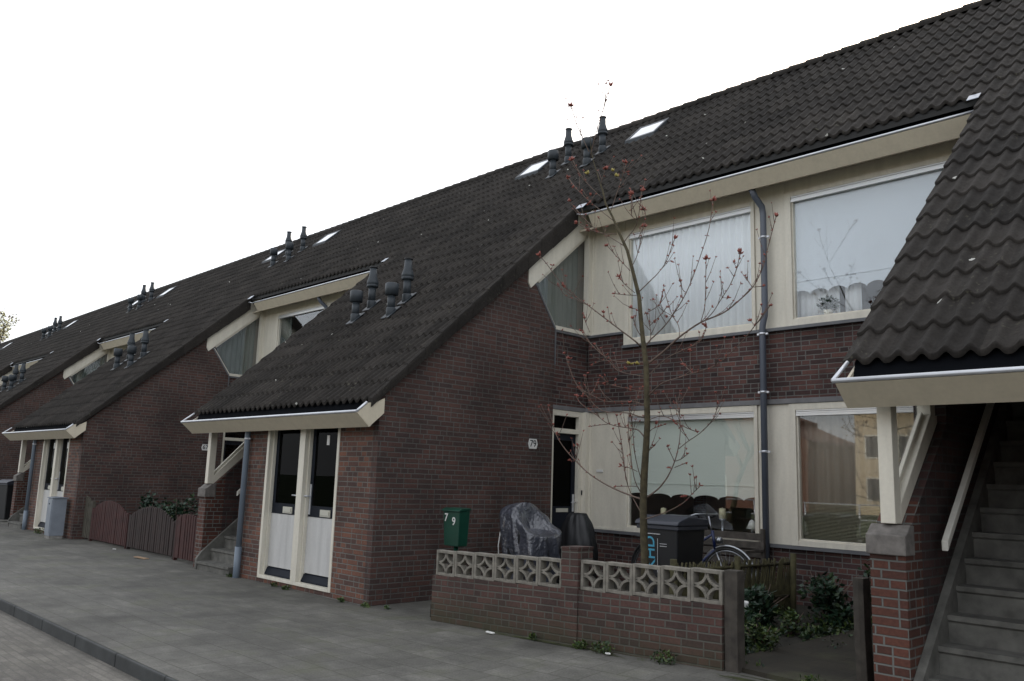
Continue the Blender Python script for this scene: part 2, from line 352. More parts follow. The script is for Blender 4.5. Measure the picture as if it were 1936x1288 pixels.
# ------------------------------------------------------------------ dimensions of one terrace unit
U = 10.7161; XL, XR = -4.856, .084; XP = -4.807; PW = .246; D = 3.895
YE, ZE, SL, YR, DY = -.18, 2.408, .9218, 6.335, .2606
def R(y): return ZE+SL*(y-YE)
PX = U/72
def tiles(mb, x0, nw, r0, r1):
    ns = 10; A = .046
    def h(t): 
        t = t % 1.0; q = t**1.35
        return A*(.5-.5*cos(2*pi*q))**1.25
    N = nw*ns+1
    for r in range(r0, r1):
        y0 = YE+r*DY; y1 = y0+DY+.02; rr = random.Random(r*77+int(x0*10))
        jit = [rr.uniform(-.004, .004) for _ in range(nw//2+2)]
        ro = rr.uniform(-.003, .003)
        base = len(mb.v)
        for i in range(N):
            x = x0+i*PX/ns; hh = h(i/ns); j = jit[i//(2*ns)]
            zf = R(y0)+hh+.034+j*.6; yy = y0+j+ro
            mb.v.append((x, yy+.012, R(y0)+hh-.012)); mb.v.append((x, yy-.004, zf-.012)); mb.v.append((x, yy+.006, zf))
            mb.v.append((x, yy+.006, zf)); mb.v.append((x, y1, R(y1)+hh-.006))
        for i in range(N-1):
            a = base+5*i; b = a+5
            for q, sm in ((0, 1), (1, 1), (3, 1)):
                mb.f.append((a+q, b+q, b+q+1, a+q+1)); mb.m.append(0); mb.s.append(bool(sm))
                tu = (i//(2*ns))+.5; mb.uv[len(mb.f)-1] = [(tu+int(x0*3), r+.5)]*4
def vent(mb, x, y, cone, hgt=0):
    z = R(y); mb.lathe((x, y, z-.1), [(.072, 0), (.075, .22), (.07, .235)], 16, 0)
    # flashing plate on the slope
    mb.prism([(y-.11, R(y-.11)+.058), (y+.12, R(y+.12)+.058), (y+.12, R(y+.12)+.066), (y-.11, R(y-.11)+.066)], 'x', x-.10, x+.10, 0); mb.box(x+.085, x+.105, y-.10, y+.03, R(y)+.0, R(y)+.03, 1) if False else None
    if not cone:
        mb.lathe((x, y, z), [(.062, .1), (.062, .34)], 16, 0); mb.lathe((x, y, z), [(.06, .332), (.105, .34), (.105, .515), (.092, .525), (.02, .528)], 18, 0)
    else:
        mb.lathe((x, y, z), [(.062, .1), (.062, .40)], 16, 0)
        mb.lathe((x, y, z), [(.06, .36), (.096, .37), (.096, .405), (.088, .412), (.099, .42), (.097, .455), (.066, .56), (.060, .69), (.05, .692)], 18, 0)
        mb.lathe((x, y, z), [(.02, .69), (.07, .70), (.07, .715), (.02, .725)], 16, 2)
def window(root, name, x0, x1, z0, z1, gx0, gx1, gz0, gz1, y=D, ventstrip=True, pane='glass'):
    f = MB(); ya, yb = y-.018, y+.075
    f.box(x0, gx0, ya, yb, z0, z1); f.box(gx1, x1, ya, yb, z0, z1); f.box(gx0, gx1, ya, yb, z0, gz0); f.box(gx0, gx1, ya, yb, gz1, z1)
    e = .022
    f.box(gx0, gx0+e, ya+.03, yb-.002, gz0, gz1); f.box(gx1-e, gx1, ya+.03, yb-.002, gz0, gz1); f.box(gx0+e, gx1-e, ya+.03, yb-.002, gz0, gz0+e)
    W = f.build(name, 'cream', root, bevel=.003)
    p = MB(); p.box(gx0+.01, gx1-.01, y+.035, y+.043, gz0+.01, gz1-.005); p.build('pane', pane, W)
    if ventstrip:
        q = MB(); q.box(gx0+.002, gx1-.002, ya+.008, ya+.06, gz1-.075, gz1-.045); q.box(gx0+.002, gx1-.002, ya+.016, ya+.06, gz1-.042, gz1-.022); q.box(gx0+.002, gx1-.002, ya+.01, ya+.06, gz1-.018, gz1)
        q.build('vent_strip', 'silver', W)
    return W
def sheet(parent, name, mat, x0, x1, z0, z1, y, amp=0, period=.12, scallop=0, sper=.42, seed=1, seam=None):
    mb = MB(); n = int((x1-x0)/.012); rr = random.Random(seed); ph = [rr.uniform(0, 6) for _ in range(4)]
    def yy(x): return y+amp*(sin(2*pi*x/period+ph[0]+.8*sin(x*3+ph[1]))+.4*sin(2*pi*x/period*.37+ph[2]))
    def zb(x):
        if not scallop: return z0
        t = ((x-x0)/sper) % 1.0
        return z0+scallop*(abs(sin(pi*t))**.7)-(.012 if abs(t-.5) > .47 else 0)
    rows = 2; b = len(mb.v)
    for i in range(n+1):
        x = x0+(x1-x0)*i/n
        mb.v += [(x, yy(x), zb(x)), (x, yy(x), z1), (x, yy(x)+.004, zb(x)), (x, yy(x)+.004, z1)]
    for i in range(n):
        a = b+4*i; c = a+4
        for f in ((a, c, c+1, a+1), (c+2, a+2, a+3, c+3), (a, a+2, c+2, c)): mb.f.append(f); mb.m.append(0); mb.s.append(amp > 0 and f[0] != a or (amp > 0 and f[1] == c))
    if seam: mb.box(x0, x1, y-.008, y-.001, seam, seam+.012)
    return mb.build(name, mat, parent)
def terrace(k, label, group, opt):
    root = empty('terraced_house', (k*U, 0, 0), label, 'terraced house', group)
    near = k >= -1
    # --- walls
    w = MB()
    top = lambda y: R(y)-.13
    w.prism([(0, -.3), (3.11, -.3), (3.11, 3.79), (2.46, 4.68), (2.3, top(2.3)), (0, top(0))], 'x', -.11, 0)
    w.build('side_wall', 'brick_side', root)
    if True:
        l = MB(); l.prism([(3.112, 3.77), (3.122, 3.81), (2.475, 4.70), (2.455, 4.69)], 'x', -.04, .012); l.box(-.03, .012, 3.112, 3.135, 3.25, 3.77); l.build('lead_flashing', 'sill', root)
    w = MB()
    w.box(-.827, -.111, 0, .11, -.3, 2.3); w.box(-3.437, -2.705, 0, .11, -.3, 2.3)
    w.box(-2.705, -.827, .003, .11, -.3, .058); w.prism([(.111, -.3), (3.4, -.3), (3.4, R(3.4)-.2), (.111, 2.3)], 'x', -3.437, -3.33)
    w.build('front_wall', 'brick_front', root)
    w = MB()   # stair side wall with a sloping top towards the street, solid further in
    w.prism([(0, -.3), (.30, -.3), (.30, 1.463), (.141, 1.315), (.141, 1.1), (0, 1.1)], 'x', XP+.003, XP+PW-.003); w.build('stair_pillar', 'brick_pillar', root)
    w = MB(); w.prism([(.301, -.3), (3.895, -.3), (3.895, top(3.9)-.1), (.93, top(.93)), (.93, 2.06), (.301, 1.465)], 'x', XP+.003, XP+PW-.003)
    w.build('stair_wall', 'brick_stair_shaded', root)
    c = MB(); c.prism([(-.03, 1.1), (.14, 1.1), (.14, 1.30), (.07, 1.305), (-.0, 1.245), (-.03, 1.235)], 'x', XP-.012, XP+PW+.012); c.build('coping_stone', 'cap', root, bevel=.008)
    # window over the stair wall
    f = MB()
    xa, xb = XP+.075, XP+PW-.07
    f.box(xa, xb, .03, .135, 1.31, 2.30)                                        # corner post
    f.prism([(.135, 1.306), (.135, 1.44), (.80, 2.12), (.935, 2.12), (.935, 2.066)], 'x', xa+.0, xb+.0)
    f.box(xa, xb, .80, .90, 2.121, 2.30); f.box(xa, xb, .135, .80, 2.22, 2.30)
    f.prism([(.137, 1.443), (.137, 1.49), (.76, 2.14), (.80, 2.122)], 'x', xa+.02, xb-.05)
    W = f.build('stair_window', 'cream', root, bevel=.004)
    p = MB(); p.prism([(.136, 1.46), (.80, 2.13), (.80, 2.218), (.136, 2.218)], 'x', xa+.045, xa+.053); p.build('pane', 'glass', W)
    # facade
    w = MB()
    w.box(.0, 5.905, D, D+.2, -.3, .80); w.box(0, 5.905, D, D+.2, 2.652, 3.53); w.box(0, .70, D, D+.2, 3.531, 3.75)
    w.build('facade_wall', 'brick', root)
    w = MB(); w.box(-.24, -.04, 3.112, D+.2, 2.652, 3.75); w.build('porch_wall', 'brick', root)
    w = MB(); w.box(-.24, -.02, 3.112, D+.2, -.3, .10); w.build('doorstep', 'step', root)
    b = MB(); b.box(-.038, 5.90, D-.03, D+.15, 2.586, 2.65); b.box(-.24, -.015, 3.113, D-.031, 2.586, 2.65); b.build('concrete_band', 'band', root, bevel=.004)
    s = MB(); s.box(0, 5.90, D-.06, D+.1, .80, .838); s.box(.70, 5.90, D-.055, D+.1, 3.532, 3.572); s.box(-.06, .70, D-.035, D+.1, 3.752, 3.788); s.box(-.24, -.01, 3.135, D-.036, 3.752, 3.788)
    s.build('windowsill', 'sill', root)
    # cream panels
    c = MB()
    for (z0, z1) in ((.84, 2.584), (3.79, 5.62)):
        c.box(.052, .698, D+.012, D+.1, z0, z1); c.box(-.05, .05, D-.085, D+.1, z0 if z0 > 1 else .1, z1)
        c.box(.05, .085, D-.004, D+.011, z0, z1); c.box(.655, .698, D-.004, D+.011, z0, z1); c.box(.085, .655, D-.002, D+.011, z0, z0+.035)
    c.box(2.902, 3.338, D+.006, D+.1, .84, 2.584); c.box(2.902, 3.338, D+.006, D+.1, 3.574, 5.62)
    c.box(5.602, 5.90, D+.006, D+.1, .84, 2.584); c.box(5.602, 5.90, D+.006, D+.1, 3.574, 5.62)
    c.box(.698, 2.90, D+.008, D+.1, 5.362, 5.62); c.box(3.34, 5.60, D+.008, D+.1, 5.362, 5.62)
    c.build('cladding_panel', 'cream', root, bevel=.003)
    ws = {}
    for nm, (x0, x1, gx0, gx1) in {'a': (.70, 2.90, .786, 2.852), 'b': (3.34, 5.60, 3.427, 5.51)}.items():
        ws['l'+nm] = window(root, 'window', x0, x1, .84, 2.584, gx0, gx1, .905, 2.503)
        ws['u'+nm] = window(root, 'window', x0, x1, 3.574, 5.36, gx0, gx1, 3.662, 5.30)
    o = opt
    if o['la'] == 'blind': sheet(ws['la'], 'roller_blind', 'blind', .74, 2.88, 1.36, 2.55, D+.07, scallop=.042, sper=.38, seam=1.535)
    else: sheet(ws['la'], 'curtain', 'sheer', .74, 1.5, .86, 2.55, D+.2, .015, .11, seed=k+20)
    if o['ua'] == 'net': sheet(ws['ua'], 'net_curtain', 'net', .74, 2.88, 3.62, 5.35, D+.085, .022, .105, seed=3)
    else: sheet(ws['ua'], 'net_curtain', 'drape', .74, 1.25, 3.62, 5.35, D+.13, .02, .1, seed=k+9)
    if o['ub'] == 'blind':
        sheet(ws['ub'], 'roller_blind', 'blindb', 3.38, 5.56, 3.99, 5.35, D+.07, scallop=.05, sper=.24, seam=4.16)
        sheet(ws['ub'], 'net_curtain', 'net', 3.38, 3.95, 3.6, 4.3, D+.2, .012, .08, seed=5); sheet(ws['ub'], 'net_curtain', 'net', 4.02, 4.22, 3.6, 4.3, D+.2, .01, .08, seed=6)
    else: sheet(ws['ub'], 'net_curtain', 'net', 3.38, 5.56, 3.62, 5.35, D+.13, .02, .12, seed=k+30)
    sheet(ws['lb'], 'sheer_curtain', 'sheer', 3.38, 5.56, .87, 2.55, D+.22, .012, .13, seed=8)
    v = MB()
    for i in range(28): v.prism([(D+.118, .90+i*.0165), (D+.142, .906+i*.0165), (D+.142, .9075+i*.0165), (D+.118, .9015+i*.0165)], 'x', 3.44, 5.50)
    v.build('venetian_blind', 'slat', ws['lb'])
    # side window under the verge
    f = MB(); xa, xb = -.085, -.012
    lo = lambda y: 4.44+.875*(y-2.69)
    f.prism([(2.55, lo(2.55)+.0), (2.50, lo(2.5)+.12), (2.50, R(2.5)-.16), (3.90, R(3.9)-.16), (3.90, lo(3.9))], 'x', xa, .022)
    f.prism([(2.72, lo(2.72)-.004), (2.75, lo(2.75)-.06), (3.80, lo(3.8)-.06), (3.80, lo(3.8)-.004)], 'x', xa, -.008)
    f.box(xa, -.004, 3.14, 3.80, 3.79, 3.85)
    f.prism([(3.14, 3.79), (3.14, 3.84), (2.71, 4.42), (2.66, 4.385)], 'x', xa, xb)
    W = f.build('side_window', 'cream', root, bevel=.003)
    p = MB(); p.prism([(3.13, 3.80), (3.80, 3.80), (3.80, lo(3.8)-.02), (2.68, lo(2.68)-.02)], 'x', -.06, -.052); p.build('pane', 'glass', W)
    cu = MB()
    n = 90
    for i in range(n):
        y0 = 2.86+(3.78-2.86)*i/n; y1 = 2.86+(3.78-2.86)*(i+1)/n
        a0 = -.17+.018*sin(y0*52+sin(y0*9)); a1 = -.17+.018*sin(y1*52+sin(y1*9))
        cu.quad([(a0, y0, max(3.78, 3.79+(3.10-y0)*1.3)), (a1, y1, max(3.78, 3.79+(3.10-y1)*1.3)), (a1, y1, lo(y1)), (a0, y0, lo(y0))], sm=True)
    cu.build('curtain', 'drape', W)
    # porch door
    f = MB(); xa, xb = -.13, -.025
    f.box(xa, xb, 3.113, 3.17, .10, 2.584); f.box(xa, xb, 3.735, 3.81, .10, 2.584); f.box(xa, xb, 3.17, 3.735, 2.50, 2.584); f.box(xa, xb, 3.17, 3.735, 2.24, 2.31); f.box(xa-.02, xb+.02, 3.17, 3.735, .10, .16)
    W = f.build('front_door', 'cream', root, bevel=.003)
    p = MB(); p.box(-.10, -.094, 3.17, 3.735, 2.31, 2.50); p.build('transom_pane', 'glassdark', W)
    d = MB(); d.box(-.125, -.09, 3.17, 3.24, .16, 2.24); d.box(-.125, -.09, 3.655, 3.735, .16, 2.24); d.box(-.125, -.09, 3.24, 3.655, 2.14, 2.24); d.box(-.125, -.09, 3.24, 3.655, .16, 1.16); d.build('door_leaf', 'navy', W)
    p = MB(); p.box(-.115, -.108, 3.24, 3.655, 1.16, 2.14); p.build('pane', 'glassdark', W)
    h = MB(); h.box(-.089, -.082, 3.675, 3.715, 1.08, 1.34); h.tube([(-.085, 3.695, 1.22), (-.03, 3.695, 1.22), (-.03, 3.60, 1.22)], .009, 8); h.build('handle', 'zincl', W)
    h = MB(); h.box(-.089, -.080, 3.32, 3.58, 1.075, 1.13); h.build('letter_slot', 'letter', W)
    # paired street doors
    f = MB(); y0, y1 = -.012, .135
    f.box(-2.705, -2.645, y0, y1, .060, 2.30); f.box(-1.805, -1.665, y0, y1, .104, 2.30); f.box(-.877, -.827, y0, y1, .060, 2.30)
    f.box(-2.645, -.877, y0-.004, y1, .060, .103)
    for a, b2 in ((-2.645, -1.805), (-1.665, -.877)):
        f.box(a, a+.018, .05, y1-.001, .104, 2.30); f.box(b2-.018, b2, .05, y1-.001, .104, 2.30)
    DF = f.build('door_frame', 'cream', root, bevel=.004)
    for i, (a, b2) in enumerate(((-2.627, -1.823), (-1.647, -.895))):
        d = MB(); d.box(a, b2, .10, .135, .955, 2.29, 0); d.box(a, b2, .098, .135, .22, .95, 1); d.box(a, b2, .092, .135, .951, .956, 0)
        d.prism([(.135, .104), (.06, .104), (.06, .125), (.095, .2), (.135, .219)], 'x', a, b2, 0)
        DD = d.build('street_door', ['navy', 'panel'], root)
        g = MB(); g.box(a+.09, b2-.09, .093, .099, 1.10, 2.26); g.build('pane', 'glassdark', DD)
        h = MB(); m = (a+b2)/2+(.05 if i == 0 else .06); h.box(m-.12, m+.12, .084, .097, .965, 1.055); h.box(m-.10, m+.10, .074, .083, .985, 1.035); h.build('letter_slot', 'letter', DD)
        h = MB()
        if i == 0: h.box(b2-.05, b2-.02, .09, .099, 1.1, 1.3); h.tube([(b2-.035, .095, 1.22), (b2-.035, .04, 1.22), (b2-.17, .04, 1.22)], .010, 8)
        else: h.box(a+.02, a+.055, .09, .099, .98, 1.38); h.tube([(a+.037, .095, 1.22), (a+.037, .03, 1.22), (a-.05, .03, 1.22)], .010, 8)
        h.build('handle', 'zincl', DD)
        if k != 0 or i == 1:
            n2 = MB(); n2.box(m-.07, m-.005, .086, .092, 1.90, 2.03); n2.build('number_plate', 'whitep', DD, bevel=.002)
    # house number plate on the side wall
    n2 = MB(); n2.prism([(2.60, 1.94+.10), (2.625, 1.975), (2.765, 1.975), (2.79, 2.04), (2.765, 2.115), (2.625, 2.115)], 'x', .001, .012); NP = n2.build('house_number', 'whitep', root)
    if k == 0: text_obj('digits', '79', .135, 'ink', NP, (.0135, 2.695, 2.045), (pi/2, 0, pi/2), .001)
    if k == -1: text_obj('digits', '67', .135, 'ink', NP, (.0135, 2.695, 2.045), (pi/2, 0, pi/2), .001)
    n2 = MB(); n2.box(.20, .32, D-.004, D+.011, 1.68, 1.72); n2.build('name_plate', 'whitep', root)
    n2 = MB(); n2.box(-.02, .0, D-.094, D-.086, 1.33, 1.40); n2.build('doorbell', 'black', root)
    # --- stairs
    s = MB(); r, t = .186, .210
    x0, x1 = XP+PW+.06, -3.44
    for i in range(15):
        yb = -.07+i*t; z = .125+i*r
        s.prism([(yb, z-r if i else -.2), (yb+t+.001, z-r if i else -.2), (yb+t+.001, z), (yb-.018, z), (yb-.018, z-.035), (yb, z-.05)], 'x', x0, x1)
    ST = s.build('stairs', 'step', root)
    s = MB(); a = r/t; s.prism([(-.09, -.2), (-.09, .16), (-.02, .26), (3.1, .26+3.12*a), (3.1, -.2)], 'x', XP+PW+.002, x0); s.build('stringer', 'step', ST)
    h = MB(); h.prism([(.47, 1.125), (.47, 1.195), (2.6, 1.195+2.13*.9), (2.6, 1.125+2.13*.9)], 'x', XP+PW+.07, XP+PW+.115); h.build('handrail', 'white', ST, bevel=.006)
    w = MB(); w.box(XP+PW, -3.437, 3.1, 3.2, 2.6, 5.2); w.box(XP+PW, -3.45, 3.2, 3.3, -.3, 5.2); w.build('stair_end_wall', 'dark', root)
    # --- roof boards
    w = MB(); th = .10
    w.prism([(-.05, R(-.05)-.02), (3.5, R(3.5)-.02), (3.5, R(3.5)-th), (-.05, R(-.05)-th)], 'x', XP-.02, .03)
    w.prism([(3.501, R(3.501)-.02), (YR, R(YR)-.02), (13, R(YR)-SL*(13-YR)), (13, R(YR)-SL*(13-YR)-.1), (YR, R(YR)-.15), (3.501, R(3.501)-th)], 'x', XP+.001, XP+U-.001)
    RF = w.build('roof', 'slab', root)
    t = MB(); tiles(t, XP-.063+.0, 33, 0, 14); tiles(t, XP-.063, 72, 14, 25); t.build('roof_tiles', 'tile', RF)
    rg = MB(); n = 36; L = U/n
    for i in range(n):
        x = XP-.063+i*L; a0, a1 = .125, .105; b = len(rg.v); q = 10; c0 = R(YR)-.035
        for (xx, rad) in ((x-.012, a0), (x+L-.001, a1)):
            for j in range(q+1):
                th2 = pi*(-.08+1.16*j/q); rg.v.append((xx, YR-rad*cos(th2)*1.0, c0+rad*sin(th2)*.95+.012))
        for j in range(q): rg.f.append((b+j, b+j+q+1, b+j+q+2, b+j+1)); rg.m.append(0); rg.s.append(True)
        rg.f.append(tuple(b+j for j in range(q+1))); rg.m.append(0); rg.s.append(False)
    rg.build('ridge_tiles', 'tile', RF)
    vg = MB()
    for r_ in range(14):
        ya = YE+r_*DY-.015; yb = ya+DY+.03; lf = .022; x0 = PX*33+XP-.063-.02
        for xx in (0,):
            P = []
            for (yy, off) in ((ya, lf), (yb, .006)):
                dp = .055+.24*(yy-YE)/3.5; ex = 0 if off < .01 else .005; P.append([(x0-ex, yy, R(yy)+off+.02), (x0+.035, yy, R(yy)+off+.034), (x0+.066+ex, yy, R(yy)+off+.02), (x0+.074+ex, yy, R(yy)+off-.02), (x0+.074+ex, yy, R(yy)-dp-ex*2), (x0+.056-ex, yy, R(yy)-dp-ex*2), (x0-ex, yy, R(yy)-.04)])
            b = len(vg.v); vg.v += P[0]+P[1]; n7 = 7
            for j in range(n7): vg.f.append((b+j, b+(j+1) % n7, b+n7+(j+1) % n7, b+n7+j)[::-1]); vg.m.append(0); vg.s.append(False)
            vg.f.append(tuple(b+j for j in range(n7))); vg.m.append(0); vg.s.append(False)
    vg.build('verge_tiles', 'tile', RF)
    for (vx, vy, cone) in ((-3.0, 1.53, 0), (-2.98, 1.82, 1), (-1.98, 1.50, 0), (-1.98, 1.79, 1), (-1.95, 5.05, 0), (-1.95, 5.48, 1), (-1.12, 5.07, 0), (-1.06, 5.44, 1)):
        m_ = MB(); vent(m_, vx, vy, cone); m_.build('roof_vent', ['vent', 'zinc', 'black'], RF)
    for sx in (-3.36, -.52):
        m_ = MB(); ya, yb = 5.42, 5.88; n_ = .10
        def q(y, off): return (y-off*SL/1.36*.0, R(y)+off)
        m_.prism([q(ya, .02), q(yb, .02), q(yb, n_), q(ya, n_)], 'x', sx, sx+.05, 0); m_.prism([q(ya, .02), q(yb, .02), q(yb, n_), q(ya, n_)], 'x', sx+.60, sx+.65, 0)
        m_.prism([q(ya, .02), q(ya+.05, .02), q(ya+.05, n_-.004), q(ya, n_-.004)], 'x', sx+.05, sx+.6, 0); m_.prism([q(yb-.05, .02), q(yb, .02), q(yb, n_-.004), q(yb-.05, n_-.004)], 'x', sx+.05, sx+.6, 0)
        m_.prism([q(ya+.045, .05), q(yb-.045, .05), q(yb-.045, n_-.008), q(ya+.045, n_-.008)], 'x', sx+.045, sx+.605, 1)
        m_.build('skylight', ['vent', 'skyglass'], RF)
    # --- street gutter and fascia
    f = MB(); yF, zF, yL, zL = -.204, 2.093, -.386, 2.269
    f.prism([(yF, zF), (yL, zL-.02), (yL+.02, zL-.01), (yF+.03, zF+.012)], 'x', XL+.02, XR)
    f.prism([(yF+.032, zF+.010), (-.002, zF+SL*.204-.008), (-.002, zF+SL*.204+.02), (yF+.032, zF+.035)], 'x', XL+.03, XR-.02)
    e = [(yF+.004, zF+.003), (yL+.004, zL-.018), (yL+.02, zL), (-.243, 2.378), (-.1, 2.40), (.004, 2.455), (.004, 2.272)]
    f.prism(e, 'x', XR-.02, XR+.004); f.prism([(yF+.004, zF+.02), (yL+.02, zL-.01), (-.24, R(-.24)-.06), (.0, R(0)-.10), (.0, zF+SL*.204+.02)], 'x', XL+.03, XL+.05)
    G = f.build('fascia', 'fascia', root)
    g = MB(); g.tube([(XL, yL, zL), (XR, yL, zL)], .017, 10); g.tube([(XL, yL, zL), (XL+.03, -.20, zL+.15)], .014, 8); g.tube([(XR-.004, yL, zL), (XR-.004, -.25, zL+.115)], .017, 8)
    g.build('gutter_lip', 'zincl', G)
    g = MB(); g.prism([(yL+.015, zL-.005), (-.28, zL-.06), (-.20, zL-.06), (-.12, R(-.12)-.03), (-.10, R(-.1)-.03), (-.15, zL-.08), (-.28, zL-.08)], 'x', XL+.05, XR-.022); g.build('gutter_lining', 'bitumen', G)
    # --- upper gutter over the recess
    f = MB(); yT, zT, yB, zB = 3.427, 5.607, 3.558, 5.404; xs, xe = .36, XP+U+.0
    f.prism([(yB, zB), (yT, zT-.02), (yT+.02, zT-.01), (yB+.03, zB+.012)], 'x', xs, xe)
    f.prism([(yB+.032, zB+.008), (D+.05, zB+.14), (D+.05, zB+.17), (yB+.032, zB+.035)], 'x', .03, xe)
    f.prism([(yB+.005, zB), (yT+.005, zT-.01), (3.50, R(3.5)-.14), (D, R(D)-.14), (D, zB+.10)], 'x', xs-.02, xs)
    G = f.build('fascia', 'fascia', root)
    g = MB(); g.tube([(xs-.09, yT, zT), (xe, yT, zT)], .016, 10); g.tube([(xs-.09, yT, zT), (xs-.22, 3.40, zT+.03)], .012, 8)
    g.build('gutter_lip', 'zincl', G)
    g = MB(); g.prism([(yT+.012, zT-.005), (yT+.10, zT-.06), (3.60, zT-.06), (3.62, R(3.62)-.03), (3.64, R(3.64)-.03), (3.63, zT-.08), (yT+.1, zT-.08)], 'x', xs, xe); g.build('gutter_lining', 'bitumen', G)
    for (xa_, xb_, dz) in ((.14, .30, .07), (5.74, 5.86, .075)):
        g = MB(); g.prism([(3.36 if xa_ < 1 else 3.35, R(3.40)+dz-.07), (3.45, R(3.45)+dz-.03), (3.45, R(3.45)+dz-.024), (3.36 if xa_ < 1 else 3.35, R(3.40)+dz-.062)], 'x', xa_, xb_); g.build('zinc_flashing', 'zinc', G)
    # --- drainpipes
    def pipe(pts, r_, mat, clamps, xdir):
        g = MB(); g.tube(pts, r_, 14); P = g.build('drainpipe', mat, root)
        for (x, y, z) in clamps:
            c_ = MB(); c_.lathe((x, y, z-.015), [(r_+.004, 0), (r_+.006, .03)], 14); c_.box(x-r_-.035, x-r_, y-.006, y+.02, z-.012, z+.012); c_.box(x+r_, x+r_+.035, y-.006, y+.02, z-.012, z+.012); c_.build('clamp', 'zincl', P)
    pipe([(3.02, 3.60, 5.45), (3.04, 3.66, 5.33), (3.065, 3.80, 5.22), (3.075, 3.81, 5.12), (3.075, 3.81, 3.80), (3.07, 3.81, 3.74), (3.045, 3.80, 3.62), (3.04, 3.80, 3.55), (3.04, 3.80, .0)], .042, 'pipe', [(3.075, 3.81, 4.8), (3.04, 3.8, 3.50), (3.04, 3.8, 2.74), (3.04, 3.8, 1.98)], 0)
    pipe([(-3.20, -.12, 2.25), (-3.20, -.075, 2.15), (-3.21, -.065, 2.05), (-3.21, -.065, .42)], .042, 'pipeb', [(-3.21, -.065, 2.0)], 0)
    g = MB(); g.tube([(-3.21, -.065, .44), (-3.21, -.065, -.1)], .05, 14); g.build('pipe_foot', 'pipeb', root)
    # --- inside
    w = MB(); w.box(-.25, 5.9, D+.2, 12.8, 2.55, 2.65); w.box(XP+.26, -.12, .14, 12.8, 2.9, 3.0) if False else None
    w.box(.0, 5.9, 7.2, 7.3, 0, 5.5); w.box(-.3, -.22, .3, 3.1, 0, 2.3); w.box(-.35, -.25, 3.4, 7.2, 0, 5.6)
    w.build('inner_wall', 'inner', root)
    w = MB(); w.box(XP, XP+U, 12.8, 13, 0, 2.5); w.box(XP, XP+U, D, 13, -.1, .0); w.build('rear_wall', 'brick', root)
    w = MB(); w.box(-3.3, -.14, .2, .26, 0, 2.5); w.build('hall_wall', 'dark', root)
    return root
s_ = NT('skylight_glass'); s_.set((.5, .52, .55), .03); s_.b.inputs['Specular IOR Level'].default_value = 1.0; s_.b.inputs['Metallic'].default_value = .75; MAT['skyglass'] = s_.m
GRP = 'terraced houses in one long row'
LAB = {1: 'nearest terraced house at the right edge, open concrete stairs under its low tiled roof', 0: 'terraced house numbered 79 with twin navy doors behind the thin budding tree', -1: 'second house leftward, red picket fences and grey cabinet before its brick side wall', -2: 'third house leftward, its twin doors half hidden by the grey cabinet', -3: 'small distant house at left edge, fourth in the row, dark bin before it', -4: 'tiny house at left edge, fifth in the row, gable window below its roof', -5: 'farthest house of the row, only its roof ridge showing by the pale tree'}
for k in (1, 0, -1, -2, -3, -4, -5):
    terrace(k, LAB[k], GRP, dict(la='blind', ua='net', ub='blind') if k == 0 else dict(la='c', ua='c', ub='c' if k == -1 else 'net'))
# ------------------------------------------------------------------ ground
def zt(x, y):
    a = max(0, min(1, (x-1.2)/3.6))*.115; b = max(0, min(1, (y+1.6)/1.5)); return a*b*b*(3-2*b)
mb = MB(); mb.quad([(-600, -600, -.26), (600, -600, -.26), (600, 600, -.26), (-600, 600, -.26)]); tag(mb.build('ground', 'grass'), kind='structure')
mb = MB()
xs = [-70]+[-30+i*.5 for i in range(0, 61)]+[i*.2 for i in range(1, 61)]+[16, 30]
ys = [-3.17+i*.2 for i in range(0, 36)]
b0 = 0
for y in ys:
    for x in xs: mb.v.append((x, y, zt(x, y)+(mnoise.noise(Vector((x*.5, y*.5, 0)))*.012 if y > -3.1 else 0)))
nx = len(xs)
for j in range(len(ys)-1):
    for i in range(nx-1): mb.f.append((j*nx+i, j*nx+i+1, (j+1)*nx+i+1, (j+1)*nx+i)); mb.m.append(0); mb.s.append(True)
tag(mb.build('pavement', 'pave'), kind='structure')
mb = MB(); x = -70.0
while x < 30: mb.box(x, x+.992, -3.205, -3.172, -.3, .004); x += 1.0
tag(mb.build('kerb', 'kerb', bevel=.012), kind='structure')
mb = MB(); mb.quad([(-80, -12, -.105), (40, -12, -.105), (40, -3.19, -.105), (-80, -3.19, -.105)]); tag(mb.build('road', 'road'), kind='structure')
mb = MB(); mb.box(-80, 40, -15, -12, -.3, .0); tag(mb.build('far_pavement', 'pave'), kind='structure')
mb = MB(); mb.box(1.0, 4.62, .12, 2.6, -.2, .14); mb.box(0.0, 4.62, 2.601, 3.89, -.2, .145); mb.box(-10.72, -5.0, .35, 3.89, -.2, .03); tag(mb.build('garden_soil', 'soil'), kind='structure')
mb = MB()
P = [(4.622, .10), (5.90, -.02), (5.90, 3.89), (4.622, 3.89)]
mb.prism(P, 'z', -.1, .15); tag(mb.build('garden_path', 'mossy'), kind='structure')

